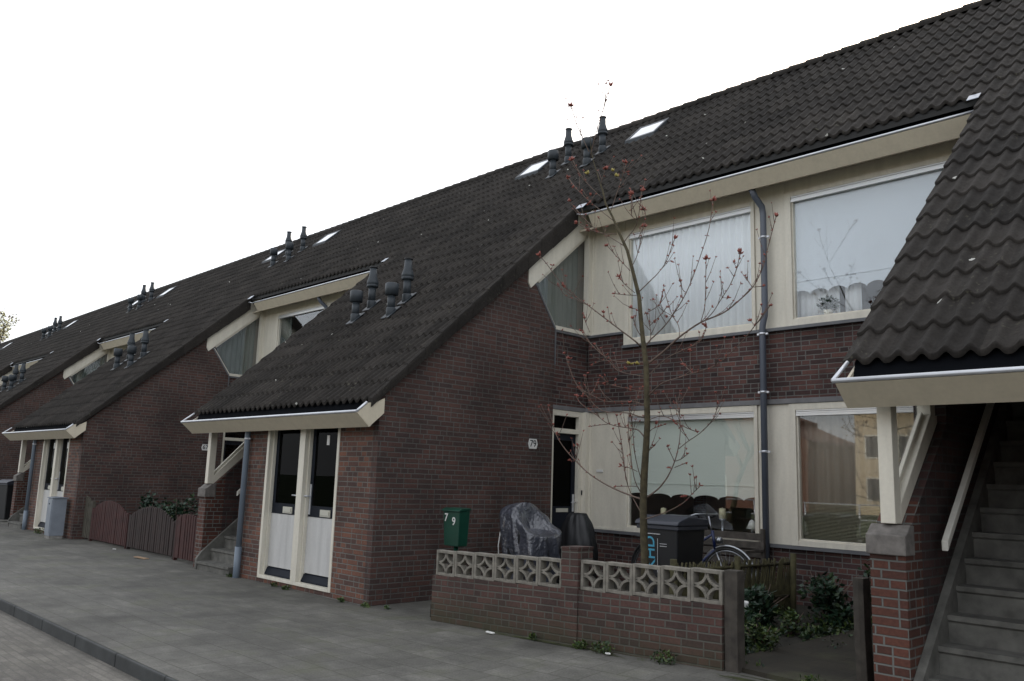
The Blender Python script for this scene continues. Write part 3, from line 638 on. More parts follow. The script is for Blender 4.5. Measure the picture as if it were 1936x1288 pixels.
# ------------------------------------------------------------------ garden wall of screen blocks
def gz(x): return (x-1.2)*.036
gw = empty('garden_wall', (1.1, .05, 0), 'low brick garden wall topped with pierced concrete blocks before the thin tree', 'garden wall')
def child(o, par): o.parent = par; o.matrix_parent_inverse = par.matrix_basis.inverted(); return o
def shear(o):
    for v in o.data.vertices: v.co.z += gz(v.co.x)
for (a, b_) in ((1.16, 3.05), (3.24, 4.735)):
    m_ = MB(); n = 12
    m_.box(a, b_, .0, .11, -.25, .478); o = m_.build('brick_base', 'brick_garden')
    shear(o); child(o, gw)
m_ = MB(); m_.box(3.042, 3.248, -.012, .20, -.2, .84); o = m_.build('brick_pillar', 'brick_garden'); shear(o); child(o, gw)
m_ = MB(); m_.box(3.036, 3.254, -.018, .206, .8401, .848+.012); o = m_.build('pillar_top', 'brick_garden'); shear(o); child(o, gw)
def screen_block(w_, h_):
    m_ = MB(); t = .028; y0, y1 = 0, .085
    m_.box(0, t, y0, y1, 0, h_); m_.box(w_-t, w_, y0, y1, 0, h_); m_.box(t, w_-t, y0, y1, 0, t); m_.box(t, w_-t, y0, y1, h_-t, h_)
    iw, ih = (w_-2*t), (h_-2*t)
    for cx, sx in ((t, 1), (w_-t, -1)):
        for cz, sz in ((t, 1), (h_-t, -1)):
            q = 8; P = []
            for rx, rz in ((iw/2+.008, ih/2+.008), (iw/2-.016, ih/2-.016)):
                row = [(cx+sx*rx*cos(pi/2*j/q), cz+sz*rz*sin(pi/2*j/q)) for j in range(q+1)]
                P.append(row)
            for j in range(q):
                m_.prism([P[0][j], P[0][j+1], P[1][j+1], P[1][j]], 'y', .008, .075)
    return m_
proto = None
for i in range(6):
    x = 1.196+i*.3065
    if proto is None: proto = screen_block(.302, .262).build('screen_block', 'block', bevel=.003); o = proto
    else: o = proto.copy(); COL.objects.link(o)
    o.location = (x, .012, .479+gz(x+.15)); child(o, gw); 
p2 = None
for i in range(5):
    x = 3.262+i*.2945
    if p2 is None: p2 = screen_block(.291, .262).build('screen_block', 'block', bevel=.003); o = p2
    else: o = p2.copy(); COL.objects.link(o)
    o.location = (x, .012, .479+gz(x+.15)); child(o, gw)
def wood_post(x0, x1, y0, y1, z, label):
    m_ = MB(); n = 10; b = 0
    for i in range(n+1):
        zz = -.1+(z+.1)*i/n; j = mnoise.noise(Vector((x0, zz*3, 0)))*.006
        m_.v += [(x0+j, y0, zz), ((x0+x1)/2, y0-.006, zz), (x1+j, y0, zz), (x1+j, y1, zz), (x0+j, y1, zz)]
    for i in range(n):
        for q in range(5): m_.f.append((i*5+q, i*5+(q+1) % 5, i*5+5+(q+1) % 5, i*5+5+q)); m_.m.append(0); m_.s.append(False)
    m_.f.append(tuple(n*5+q for q in range(5))); m_.m.append(0); m_.s.append(False)
    o = m_.build('wooden_post', 'wood_post', bevel=.004); return tag(o, label, 'post', 'weathered posts at the garden gate')
wood_post(4.745, 4.86, .02, .13, .875, 'weathered grey wooden post closing the right end of the screen block wall')
wood_post(5.64, 5.72, .33, .45, .89, 'dark wooden post standing close against the nearest brick pillar')
# mossy stake fence running back from the wall to the house
ft = empty('stake_fence', (3.5, 1.2, .08), 'mossy low fence of slanting stakes between bicycle and garden plants', 'fence')
A, B = Vector((3.42, 1.15, .08)), Vector((3.66, 3.15, .08))
m_ = MB()
rr = random.Random(4)
for i in range(84):
    p = A.lerp(B, i/83); h = .66+rr.uniform(-.015, .02)
    m_.tube([p+Vector((rr.uniform(-.01, .01), 0, -.1)), p+Vector((.015, 0, h*.5)), p+Vector((rr.uniform(-.0, .05), .06, h))], [.011, .011, .009], 6)
child(m_.build('stakes', 'wood_moss'), ft)
for zz in (.25, .60):
    m_ = MB(); m_.tube([A+Vector((.03, -.05, zz)), B+Vector((.03, .08, zz+.01))], .017, 6); child(m_.build('rail', 'wood_moss'), ft)
for t in (.0, .5, 1.0):
    m_ = MB(); p = A.lerp(B, t)+Vector((.05, 0, 0)); m_.tube([p-Vector((0, 0, .1)), p+Vector((.02, 0, .72))], .035, 8); child(m_.build('fence_post', 'wood_moss'), ft)
# ------------------------------------------------------------------ green letterbox on a post
lb = empty('letterbox', (.72, .68, 0), 'dark green letterbox with white digits behind the left end of the garden wall', 'letterbox')
m_ = MB(); P = [(.60, .74, .60), (.86, .74, .60), (.86, .74, .76), (.60, .74, .76)]
x0, x1, y0, y1 = .575, .87, .60, .77
b = len(m_.v); m_.v += [(x0+.02, y0+.015, .73), (x1-.02, y0+.015, .73), (x1-.02, y1-.01, .73), (x0+.02, y1-.01, .73), (x0, y0, 1.13), (x1, y0, 1.13), (x1, y1, 1.15), (x0, y1, 1.15)]
for f in [(0, 3, 2, 1), (4, 5, 6, 7), (0, 1, 5, 4), (1, 2, 6, 5), (2, 3, 7, 6), (3, 0, 4, 7)]: m_.f.append(f); m_.m.append(0); m_.s.append(False)
bx = child(m_.build('box', 'greenp', bevel=.008), lb)
m_ = MB(); m_.prism([(y0-.02, 1.131), (y1+.005, 1.151), (y1+.005, 1.175), (y0+.03, 1.17), (y0-.02, 1.145)], 'x', x0-.012, x1+.012); child(m_.build('lid', 'greenp', bevel=.005), lb)
m_ = MB(); m_.tube([(.72, .70, .0), (.72, .70, .735)], .028, 10); child(m_.build('post', 'greenp'), lb)
for s_, px_, pz_ in (('7', .635, 1.055), ('9', .775, 1.015)):
    child(text_obj('digit', s_, .13, 'whitep', None, (px_, y0-.002, pz_), (pi/2, 0, 0), .001), lb)
# ------------------------------------------------------------------ draped things by the door
def blob(name, mat, cx, cy, cz, fn, nu=40, nv=26, seed=0):
    m_ = MB()
    for j in range(nv+1):
        for i in range(nu):
            th = 2*pi*i/nu; v = j/nv; x, y, z = fn(th, v)
            q = mnoise.noise(Vector((cos(th)*2.2+seed, sin(th)*2.2, v*4)))*.06+abs(mnoise.noise(Vector((cos(th)*5+seed, sin(th)*5, v*3))))*.05
            fold = abs(sin(th*5+v*3+seed))**6*.035
            m_.v.append((cx+x*(1+q*1.4)+fold*cos(th), cy+y*(1+q*1.4)+fold*sin(th), cz+z+q*.2))
    for j in range(nv):
        for i in range(nu):
            m_.f.append((j*nu+i, j*nu+(i+1) % nu, (j+1)*nu+(i+1) % nu, (j+1)*nu+i)); m_.m.append(0); m_.s.append(True)
    m_.f.append(tuple(nv*nu+i for i in range(nu))); m_.m.append(0); m_.s.append(True)
    return m_.build(name, mat)
def f_cover(th, v):
    c, s2 = cos(th), sin(th); k = (abs(c)**4+abs(s2)**4)**(-1/4)
    x, y = .315*c*k, .30*s2*k; f = .80+.2*min(1, v*2.2)
    if v > .74: f *= max(.02, (1-((v-.74)/.26)**2.2))**.6
    z = min(v, .74)/.74*(.98-.30*max(0, (x+.1))/.5)+max(0, v-.74)/.26*(.16-.10*max(0, x)/.4)
    return (x*f-.06*max(0, v-.74)/.26, y*f, z)
cv = empty('covered_bicycle', (.82, 1.85, .0), 'bulky shape wrapped in shiny grey plastic sheet against the brick side wall', 'covered object')
child(blob('plastic_sheet', 'foil', .83, 1.85, .10, f_cover, 90, 44, 1), cv)
child(blob('inner_bulk', 'black', .83, 1.85, .09, lambda t, v: tuple(q*.9 for q in f_cover(t, v)), 24, 14, 3), cv)
m_ = MB(); m_.tube([(.60, 1.53, .45), (.575, 1.53, .7), (.60, 1.56, 1.0)], .007, 6); child(m_.build('cord', 'whitep'), cv)
def f_bag(th, v):
    c, s2 = cos(th), sin(th); w_ = .28*(sin(pi*min(.975, .2+v*.775))**.42)
    return (w_*c, w_*s2*.8, v*1.0)
bag = blob('rubbish_bag', 'black', .72, 2.88, .10, f_bag, 40, 26, 7); tag(bag, 'tall lumpy black bag slumped in front of the navy front door', 'bag')
# ------------------------------------------------------------------ wheelie bin
def wheelie(loc, label, text=None, rz=0):
    r_ = empty('wheelie_bin', loc, label, 'wheelie bin', 'black wheelie bins', rz)
    m_ = MB(); b = 0
    m_.v += [(-.20, -.21, .06), (.20, -.21, .06), (.20, .22, .06), (-.20, .22, .06), (-.255, -.27, .98), (.255, -.27, .98), (.255, .27, .98), (-.255, .27, .98)]
    for f in [(0, 3, 2, 1), (4, 5, 6, 7), (0, 1, 5, 4), (1, 2, 6, 5), (2, 3, 7, 6), (3, 0, 4, 7)]: m_.f.append(f); m_.m.append(0); m_.s.append(False)
    m_.build('body', 'black', r_, bevel=.02)
    m_ = MB(); m_.box(-.275, .275, -.29, .29, .955, 1.0); m_.build('rim', 'binlid', r_, bevel=.008)
    m_ = MB(); m_.prism([(-.31, 1.001), (.30, 1.001), (.30, 1.07), (-.10, 1.10), (-.29, 1.045), (-.31, 1.02)], 'x', -.285, .285); m_.box(-.18, .18, -.05, .24, 1.06, 1.103); m_.build('lid', 'binlid', r_, bevel=.012)
    m_ = MB(); m_.tube([(-.2, .33, 1.0), (.2, .33, 1.0)], .016, 8); m_.box(-.21, -.18, .27, .34, .97, 1.01); m_.box(.18, .21, .27, .34, .97, 1.01); m_.build('handle', 'black', r_)
    for sx in (-.22, .22):
        m_ = MB(); m_.tube([(sx-.025, .25, .10), (sx+.025, .25, .10)], .10, 18); m_.build('wheel', 'rubber', r_)
    if text:
        t = text_obj('lettering', text, .17, 'cyan', r_, (-.105, -.2545, .70), (pi/2+.065, -pi/2, 0), .0008)
        t.rotation_euler = (radians(90-3.7), 0, 0); t.rotation_euler = (Matrix.Rotation(radians(90+3.7), 3, 'X') @ Matrix.Rotation(radians(90), 3, 'Z')).to_euler()
        m_ = MB(); m_.box(-.19, .03, -.270, -.266, .90, .908); m_.box(.02, .11, -.265, -.261, .80, .806); m_.box(.02, .11, -.264, -.260, .775, .781); m_.box(-.012, -.007, -.262, -.258, .50, .86); m_.build('sticker_lines', 'zincl', r_)
    return r_
MAT['binlid'] = plain('bin_lid_plastic', (.035, .04, .055), .4)
wheelie((2.92, 1.95, .09), 'black wheelie bin with cyan lettering directly right of the thin tree trunk', 'KHD')
wheelie((-17.1, .35, .0), 'dark wheelie bin beside the farthest visible stair pillar at left edge', None, .3)
# ------------------------------------------------------------------ bench and bicycle
bn = empty('garden_bench', (2.4, 3.6, .10), 'weathered grey slatted bench against the house wall behind the bicycle', 'bench')
for i in range(4):
    m_ = MB(); z = .56+i*.105; m_.box(1.78, 3.02, 3.70+i*.012, 3.722+i*.012, z, z+.085); child(m_.build('back_slat', 'wood_old', bevel=.004), bn)
for i in range(4):
    m_ = MB(); y = 3.28+i*.1; m_.box(1.78, 3.02, y, y+.085, .51, .532); child(m_.build('seat_slat', 'wood_old', bevel=.004), bn)
for x in (1.76, 3.02):
    m_ = MB(); m_.box(x, x+.045, 3.27, 3.31, .10, .74); m_.box(x, x+.045, 3.69, 3.74, .10, 1.02); m_.box(x, x+.045, 3.27, 3.72, .74, .775); m_.box(x, x+.045, 3.31, 3.69, .455, .505); child(m_.build('end_frame', 'wood_old', bevel=.004), bn)
bk = empty('bicycle', (2.4, 3.08, .10), 'dark blue upright bicycle parked along the bench behind the wheelie bin', 'bicycle')
yb = 3.08; WR = .345
def wheel(cx):
    W_ = MB(); c = (cx, yb, .10+WR)
    W_.tube([(cx+WR*cos(a*pi/24), yb, c[2]+WR*sin(a*pi/24)) for a in range(49)], .017, 8, caps=False); o = child(W_.build('wheel', 'rubber'), bk)
    W_ = MB(); W_.tube([(cx+(WR-.022)*cos(a*pi/24), yb, c[2]+(WR-.022)*sin(a*pi/24)) for a in range(49)], .011, 6, caps=False); W_.build('rim', 'chrome', o)
    W_ = MB()
    for a in range(28):
        t = a*2*pi/28; W_.tube([(cx+.02*cos(t), yb+(.02 if a % 2 else -.02), c[2]+.02*sin(t)), (cx+(WR-.03)*cos(t+.12), yb, c[2]+(WR-.03)*sin(t+.12))], .0012, 4)
    W_.tube([(cx, yb-.04, c[2]), (cx, yb+.04, c[2])], .02, 8); W_.build('spokes', 'chrome', o)
    W_ = MB(); W_.tube([(cx+(WR+.035)*cos(a), yb, c[2]+(WR+.035)*sin(a)) for a in [pi*(.02+.9*j/20) if cx > 2.4 else pi*(.0+1.0*j/20) for j in range(21)]], .016, 6); child(W_.build('mudguard', 'chrome' if cx > 2.4 else 'black'), bk)
wheel(2.93); wheel(1.88)
h0 = .10+WR
m_ = MB()
head = Vector((2.72, yb, h0+.50)); hb = Vector((2.76, yb, h0+.33)); bb = Vector((2.32, yb, h0-.06)); st = Vector((2.16, yb, h0+.50)); ax = Vector((1.88, yb, h0))
m_.tube([hb, bb], .018, 8); m_.tube([head, Vector((2.2, yb, h0+.2))], .016, 8); m_.tube([st, bb], .016, 8); m_.tube([bb, ax], .012, 6); m_.tube([st-Vector((-.03, 0, .12)), ax], .009, 6); m_.tube([head+Vector((0, 0, .05)), hb], .02, 8)
child(m_.build('frame', 'bluef'), bk)
m_ = MB(); m_.tube([hb, Vector((2.93, yb-.04, h0))], .012, 8); m_.tube([head, head+Vector((-.05, 0, .22))], .012, 8); child(m_.build('fork', 'chrome'), bk)
m_ = MB(); c = head+Vector((-.05, 0, .22)); m_.tube([c+Vector((-.16, -.29, -.03)), c+Vector((-.03, -.24, .02)), c+Vector((.05, -.1, .02)), c+Vector((.05, .1, .02)), c+Vector((-.03, .24, .02)), c+Vector((-.16, .29, -.03))], .011, 8); child(m_.build('handlebar', 'chrome'), bk)
for s_ in (-1, 1):
    m_ = MB(); m_.tube([c+Vector((-.17, s_*.29, -.03)), c+Vector((-.08, s_*.265, .0))], .018, 8); child(m_.build('grip', 'rubber'), bk)
m_ = MB(); m_.prism([(-.13+st.x, .0), (.02+st.x, -.07), (.14+st.x, -.02), (.14+st.x, .02), (.02+st.x, .08), (-.13+st.x, .08)], 'z', st.z+.10, st.z+.15)
for v in range(len(m_.v)): m_.v[v] = (m_.v[v][0], m_.v[v][1]+yb, m_.v[v][2])
m_.tube([st, st+Vector((0, 0, .11))], .013, 8); child(m_.build('saddle', 'rubber', bevel=.01), bk)
m_ = MB(); m_.lathe((2.83, yb-.02, h0+.40), [(.02, 0), (.045, .01), (.045, .06), (.02, .08)], 12); child(m_.build('headlamp', 'chrome'), bk)
m_ = MB(); m_.box(1.62, 2.0, yb-.07, yb+.07, h0+.40, h0+.412); m_.tube([(1.75, yb-.06, h0+.4), (1.88, yb-.03, h0)], .006, 6); child(m_.build('carrier', 'black'), bk)
# ------------------------------------------------------------------ things on the windowsills
def candle(x, z0, h, label, r=.04, st=.09):
    e = empty('candle', (x, 4.03, z0), label, 'candle', 'candles behind the ground floor window')
    m_ = MB(); m_.lathe((0, 0, 0), [(.045, 0), (.05, .01), (.015, .03), (.015, st-.03), (.06, st)], 16); m_.build('holder', 'zinc', e)
    m_ = MB(); m_.lathe((0, 0, st+.001), [(r, 0), (r, h), (r*.7, h+.006), (.004, h+.004), (.003, h+.02)], 16); m_.build('wax', 'candle', e)
m_ = MB(); m_.box(.79, 2.85, 3.975, 4.20, .86, .90); 
sl = m_.build('window_board', 'cream'); tag(sl, 'inner window board under the roller blind carrying the candles', 'window board')
candle(1.33, .901, .10, 'cream candle on a low holder behind the glass, above the wheelie bin', .04, .19)
candle(2.28, .901, .13, 'tallest cream candle behind the glass, right of the bicycle handlebar', .045, .20)
e = empty('table_lamp', (2.70, 4.06, .901), 'small white cone lampshade behind the glass near the drainpipe', 'lamp')
m_ = MB(); m_.lathe((0, 0, 0), [(.05, 0), (.012, .02), (.012, .10)], 12); m_.build('lamp_foot', 'zinc', e)
m_ = MB(); m_.lathe((0, 0, .095), [(.075, 0), (.03, .10), (.01, .115)], 16); m_.build('lamp_shade', 'whitep', e)
def leaves(m_, cx, cy, cz, rx, ry, rz, n, size, rr, mi=None, up=.3, hang=False):
    for _ in range(n):
        while True:
            p = Vector((rr.uniform(-1, 1), rr.uniform(-1, 1), rr.uniform(-1, 1)))
            if p.length < 1: break
        c = Vector((cx+p.x*rx, cy+p.y*ry, cz+p.z*rz)); d = Vector((rr.uniform(-1, 1), rr.uniform(-1, 1), rr.uniform(-.4, 1)*up*2)).normalized()
        q = d.cross(Vector((rr.uniform(-1, 1), rr.uniform(-1, 1), rr.uniform(-1, 1)))).normalized(); L = size*rr.uniform(.6, 1.3); nrm = d.cross(q)
        m_.quad([c, c+d*L*.5+q*L*.28+nrm*L*.05, c+d*L, c+d*L*.5-q*L*.28+nrm*L*.05], rr.randrange(mi) if mi else 0)
def plant(loc, r, h, label, mats, n, size, seed, cat='shrub', name='shrub', group=None, stems=7):
    e = empty(name, loc, label, cat, group); rr = random.Random(seed)
    m_ = MB()
    for _ in range(stems):
        a = rr.uniform(0, 6.28); q = rr.uniform(.3, .95)
        m_.tube([(0, 0, -.02), (r*q*.4*cos(a), r*q*.4*sin(a), h*.5), (r*q*cos(a), r*q*sin(a), h*rr.uniform(.6, .95))], [.008, .006, .003], 5)
    m_.build('stems', 'twig', e)
    m_ = MB()
    for _ in range(9):
        a = rr.uniform(0, 6.28); q = rr.uniform(0, .7); zz = h*rr.uniform(.2, .85)
        leaves(m_, r*q*cos(a), r*q*sin(a), zz, r*.42, r*.42, h*.22, n//9, size, rr, len(mats))
    m_.build('foliage', mats, e); return e
m_ = MB(); m_.lathe((0, 0, 0), [(.045, 0), (.06, .09)], 14)
pp = empty('potted_plant', (3.83, 4.02, 3.665), 'leafy pot plant in the upper right window below the white blind', 'potted plant'); m_.build('pot', 'cream', pp)
m_ = MB(); leaves(m_, 0, 0, .17, .12, .08, .09, 160, .06, random.Random(5)); m_.build('foliage', 'leafd', pp)
# ------------------------------------------------------------------ garden plants
plant((4.30, 2.75, .10), .34, .62, 'dark green bush against the brick wall, right of the slanting stake fence', ['leafd', 'leafd', 'leaf'], 900, .07, 11)
plant((3.98, 1.95, .08), .36, .55, 'dark broad leaved bush beside the slanting stake fence', ['leafd', 'leafd', 'leaf'], 800, .085, 12)
plant((4.34, 1.85, .10), .17, .28, 'small bright green clump halfway up the garden path edge', ['leaf', 'leafy'], 350, .045, 13)
plant((4.52, .95, .10), .24, .26, 'low yellow green plant just behind the weathered end post', ['leafy', 'leaf'], 600, .04, 14)
plant((4.50, 3.35, .10), .14, .70, 'slim taller shoot in front of the brick wall above the dark bushes', ['leafd', 'leaf'], 160, .07, 15, stems=3)
plant((4.22, 1.35, .10), .26, .34, 'dark low ground plant between two bushes behind the end post', ['leafd', 'leaf'], 500, .055, 16)
m_ = MB(); m_.box(-.06, .06, -.03, .03, 0, .20); bg_ = m_.build('carton', 'whitep', None, (4.02, 1.50, .25), bevel=.01); bg_.rotation_euler = (.15, .1, .5); tag(bg_, 'white carton caught among the dark garden leaves', 'carton')
def weed(x, y, r, label, n=60, mats=('leaf', 'leafy'), size=.035):
    rr = random.Random(int(x*100)); m_ = MB(); leaves(m_, 0, 0, r*.35, r, r*.6, r*.45, n, size, rr, len(mats), .5)
    o = m_.build('weed', list(mats), None, (x, y, zt(x, y))); tag(o, label, 'weed', 'weeds growing along the walls')
weed(-12.55, -.12, .16, 'bright green weeds at the foot of the twin doors by the grey cabinet', 160)
weed(-2.10, -.07, .06, 'tiny green weed under the left navy street door', 50)
weed(-1.78, -.08, .06, 'green weed tuft under the post between the navy street doors', 70)
weed(-.47, -.07, .05, 'weed at the foot of the orange brick strip right of the doors', 50)
weed(.02, -.06, .06, 'weed at the outer brick corner of house 79', 60)
weed(.30, .05, .05, 'small weed against the side wall near the outer brick corner', 40)
weed(3.35, -.07, .08, 'grass tuft under the right half of the garden wall', 90)
weed(3.62, -.10, .11, 'broad weed tuft under the garden wall, right of the brick pillar', 130)
weed(4.25, -.09, .12, 'weeds at the garden wall foot left of its end post', 140)
weed(2.75, -.06, .06, 'small weed under the garden wall, left of its brick pillar', 60)
weed(5.45, .05, .10, 'grass tuft at the bottom of the gate post beside the brick pillar', 120)
weed(-3.35, -.10, .05, 'tiny weed beside the blue drainpipe foot', 40)
# thin grass line along the wall foot
m_ = MB(); rr = random.Random(31)
for _ in range(3600):
    x = 4.8-3.6*rr.random()**1.5; y = -.005-abs(rr.gauss(0, .022+.045*max(0, (x-2.6)/2))); h = rr.uniform(.006, .035)
    if mnoise.noise(Vector((x*4, y*9, 2))) < -.12: continue; a = rr.uniform(-.02, .02)
    z = zt(x, y); m_.quad([(x, y, z), (x+.009, y-.004, z), (x+a, y-.01, z+h)])
for _ in range(500):
    x = rr.uniform(-10.2, -4.9); y = .16-abs(rr.gauss(0, .03)); h = rr.uniform(.01, .06); m_.quad([(x, y, 0), (x+.006, y-.002, 0), (x, y-.01, h)])
tag(m_.build('grass', 'moss'), 'short grass growing along the wall foot', 'grass', kind='stuff')
def litter(x, y, w_, d_, col, label, rz):
    m_ = MB(); m_.box(-w_, w_, -d_, d_, 0, .012); o = m_.build('litter', col, None, (x, y, zt(x, y)+.012), bevel=.003); o.rotation_euler = (0, .08, rz); tag(o, label, 'litter', 'litter on the pavement')
MAT['orange'] = plain('orange_wrapper', (.30, .20, .12), .5)
litter(-6.35, -.22, .13, .05, 'orange', 'flat orange and white wrapper on the pavement before the red pickets', .4)
litter(2.25, -.14, .045, .018, 'whitep', 'crumpled white paper at the foot of the garden wall', .2)
litter(-8.1, -.05, .03, .02, 'whitep', 'white scrap by the dark picket panel on the pavement', 1)
litter(3.73, -.16, .02, .015, 'whitep', 'tiny white scrap on the pavement before the garden wall', 1)
# ------------------------------------------------------------------ picket fences
def picket(name, x0, x1, y, zs, zm, mat, label, group):
    e = empty(name, ((x0+x1)/2, y, 0), label, 'fence', group); n = int((x1-x0)/.088); m_ = MB(); rr = random.Random(int(x0*10))
    for i in range(n):
        x = x0+(x1-x0)*(i+.5)/n; t = (x-x0)/(x1-x0)*2-1; z = zs+(zm-zs)*(1-t*t)+rr.uniform(-.006, .006); j = rr.uniform(-.004, .004)
        m_.prism([(x-.034+j, .05), (x+.034+j, .05), (x+.034+j, z-.02), (x+j, z), (x-.034+j, z-.02)], 'y', y-.01+j, y+.008+j)
    child(m_.build('pickets', mat), e)
    for z in (.22, .52):
        m_ = MB(); m_.box(x0+.01, x1-.01, y+.014, y+.05, z, z+.07); child(m_.build('rail', mat), e)
    for x in (x0-.02, x1+.02):
        m_ = MB(); m_.box(x-.02, x+.02, y-.005, y+.055, -.1, zs+.03); child(m_.build('post', mat), e)
G2 = 'arched picket fences of the left front garden'
picket('picket_fence', -10.98, -10.32, .20, .78, .90, 'greywood', 'narrow unpainted grey picket gate right of the grey cabinet', G2)
picket('picket_fence', -10.22, -8.30, .20, .64, .86, 'redwood', 'long arched red picket fence right of the grey picket gate', G2)
picket('picket_fence', -8.16, -6.10, .20, .62, .84, 'darkwood', 'long arched dark brown picket fence in the middle of the left garden', G2)
picket('picket_fence', -5.92, -5.02, .16, .72, .79, 'redwood', 'short red picket fence beside the brick stair pillar', G2)
plant((-9.12, .9, .03), .32, 0.97, 'dark conifer like shrub behind the arched dark picket fence', ['leafd'], 900, .09, 21)
plant((-8.30, .8, .03), .40, 0.87, 'yellow variegated shrub behind the dark picket fence', ['leafv', 'leafv', 'leafy'], 1100, .07, 22)
plant((-7.71, .9, .03), .42, 1.04, 'tall dark green shrub behind the short red picket fence', ['leafd', 'leafd', 'leaf'], 1000, .08, 23)
# ------------------------------------------------------------------ utility cabinet
cb = empty('utility_cabinet', (-11.15, -.22, 0), 'grey steel utility cabinet on the pavement at a brick corner, left', 'cabinet')
m_ = MB(); m_.box(-11.32, -11.0, -.36, -.08, .06, .83); child(m_.build('body', 'steel', bevel=.008), cb)
m_ = MB(); m_.prism([(-.38, .831), (-.06, .831), (-.06, .85), (-.22, .865), (-.38, .85)], 'x', -11.34, -10.98); child(m_.build('roof', 'steel', bevel=.004), cb)
m_ = MB(); m_.box(-11.30, -11.02, -.37, -.361, .12, .80); child(m_.build('door', 'steel', bevel=.003), cb)
m_ = MB(); m_.box(-11.31, -11.01, -.35, -.09, -.05, .0599); child(m_.build('plinth', 'concrete'), cb)
m_ = MB(); m_.box(-11.19, -11.15, -.376, -.371, .70, .73); child(m_.build('lock', 'navy'), cb)
# ------------------------------------------------------------------ the young tree, traced in the plane of its trunk and spread in depth
TY = .92
TR = empty('young_tree', (3.32, TY, 0), 'thin young tree with bare branches and red buds behind the garden wall', 'tree')
def cz(pts, ox, oy, sc): return [(ox+a/sc, oy+b/sc) for a, b in pts]
c1 = lambda *p: cz(p, 980, 380, 3.22); c2 = lambda *p: cz(p, 980, 740, 3.788); c5 = lambda *p: cz(p, 960, 150, 4.294)
trunk_px = [(1218, 1120), (1218, 1065), (1215, 1010), (1214, 960), (1217, 900), (1222, 850), (1226, 800), (1225, 750), (1223, 690), (1217, 655), (1211, 612), (1206, 560), (1194, 510), (1185, 473), (1172, 442), (1160, 411), (1147, 386), (1141, 362), (1134, 345), (1127, 325), (1120, 305), (1116, 285), (1115, 255), (1115, 225), (1115, 190)]
n = len(trunk_px)
tp = [at(u, v, TY) for u, v in trunk_px]; tp[0] = Vector((tp[1].x-.01, TY, .02)); 
tp = [p+Vector((0, .02*sin(i*.7), 0)) for i, p in enumerate(tp)]
tr = [.60*q for q in [.078, .066, .063, .060, .062, .056, .052, .050, .047, .043, .038, .036, .032, .028, .024, .021, .018, .015, .013, .010, .008, .007, .005, .004, .0025]]
m_ = MB(); m_.tube(tp, tr, 14); child(m_.build('trunk', 'bark'), TR)
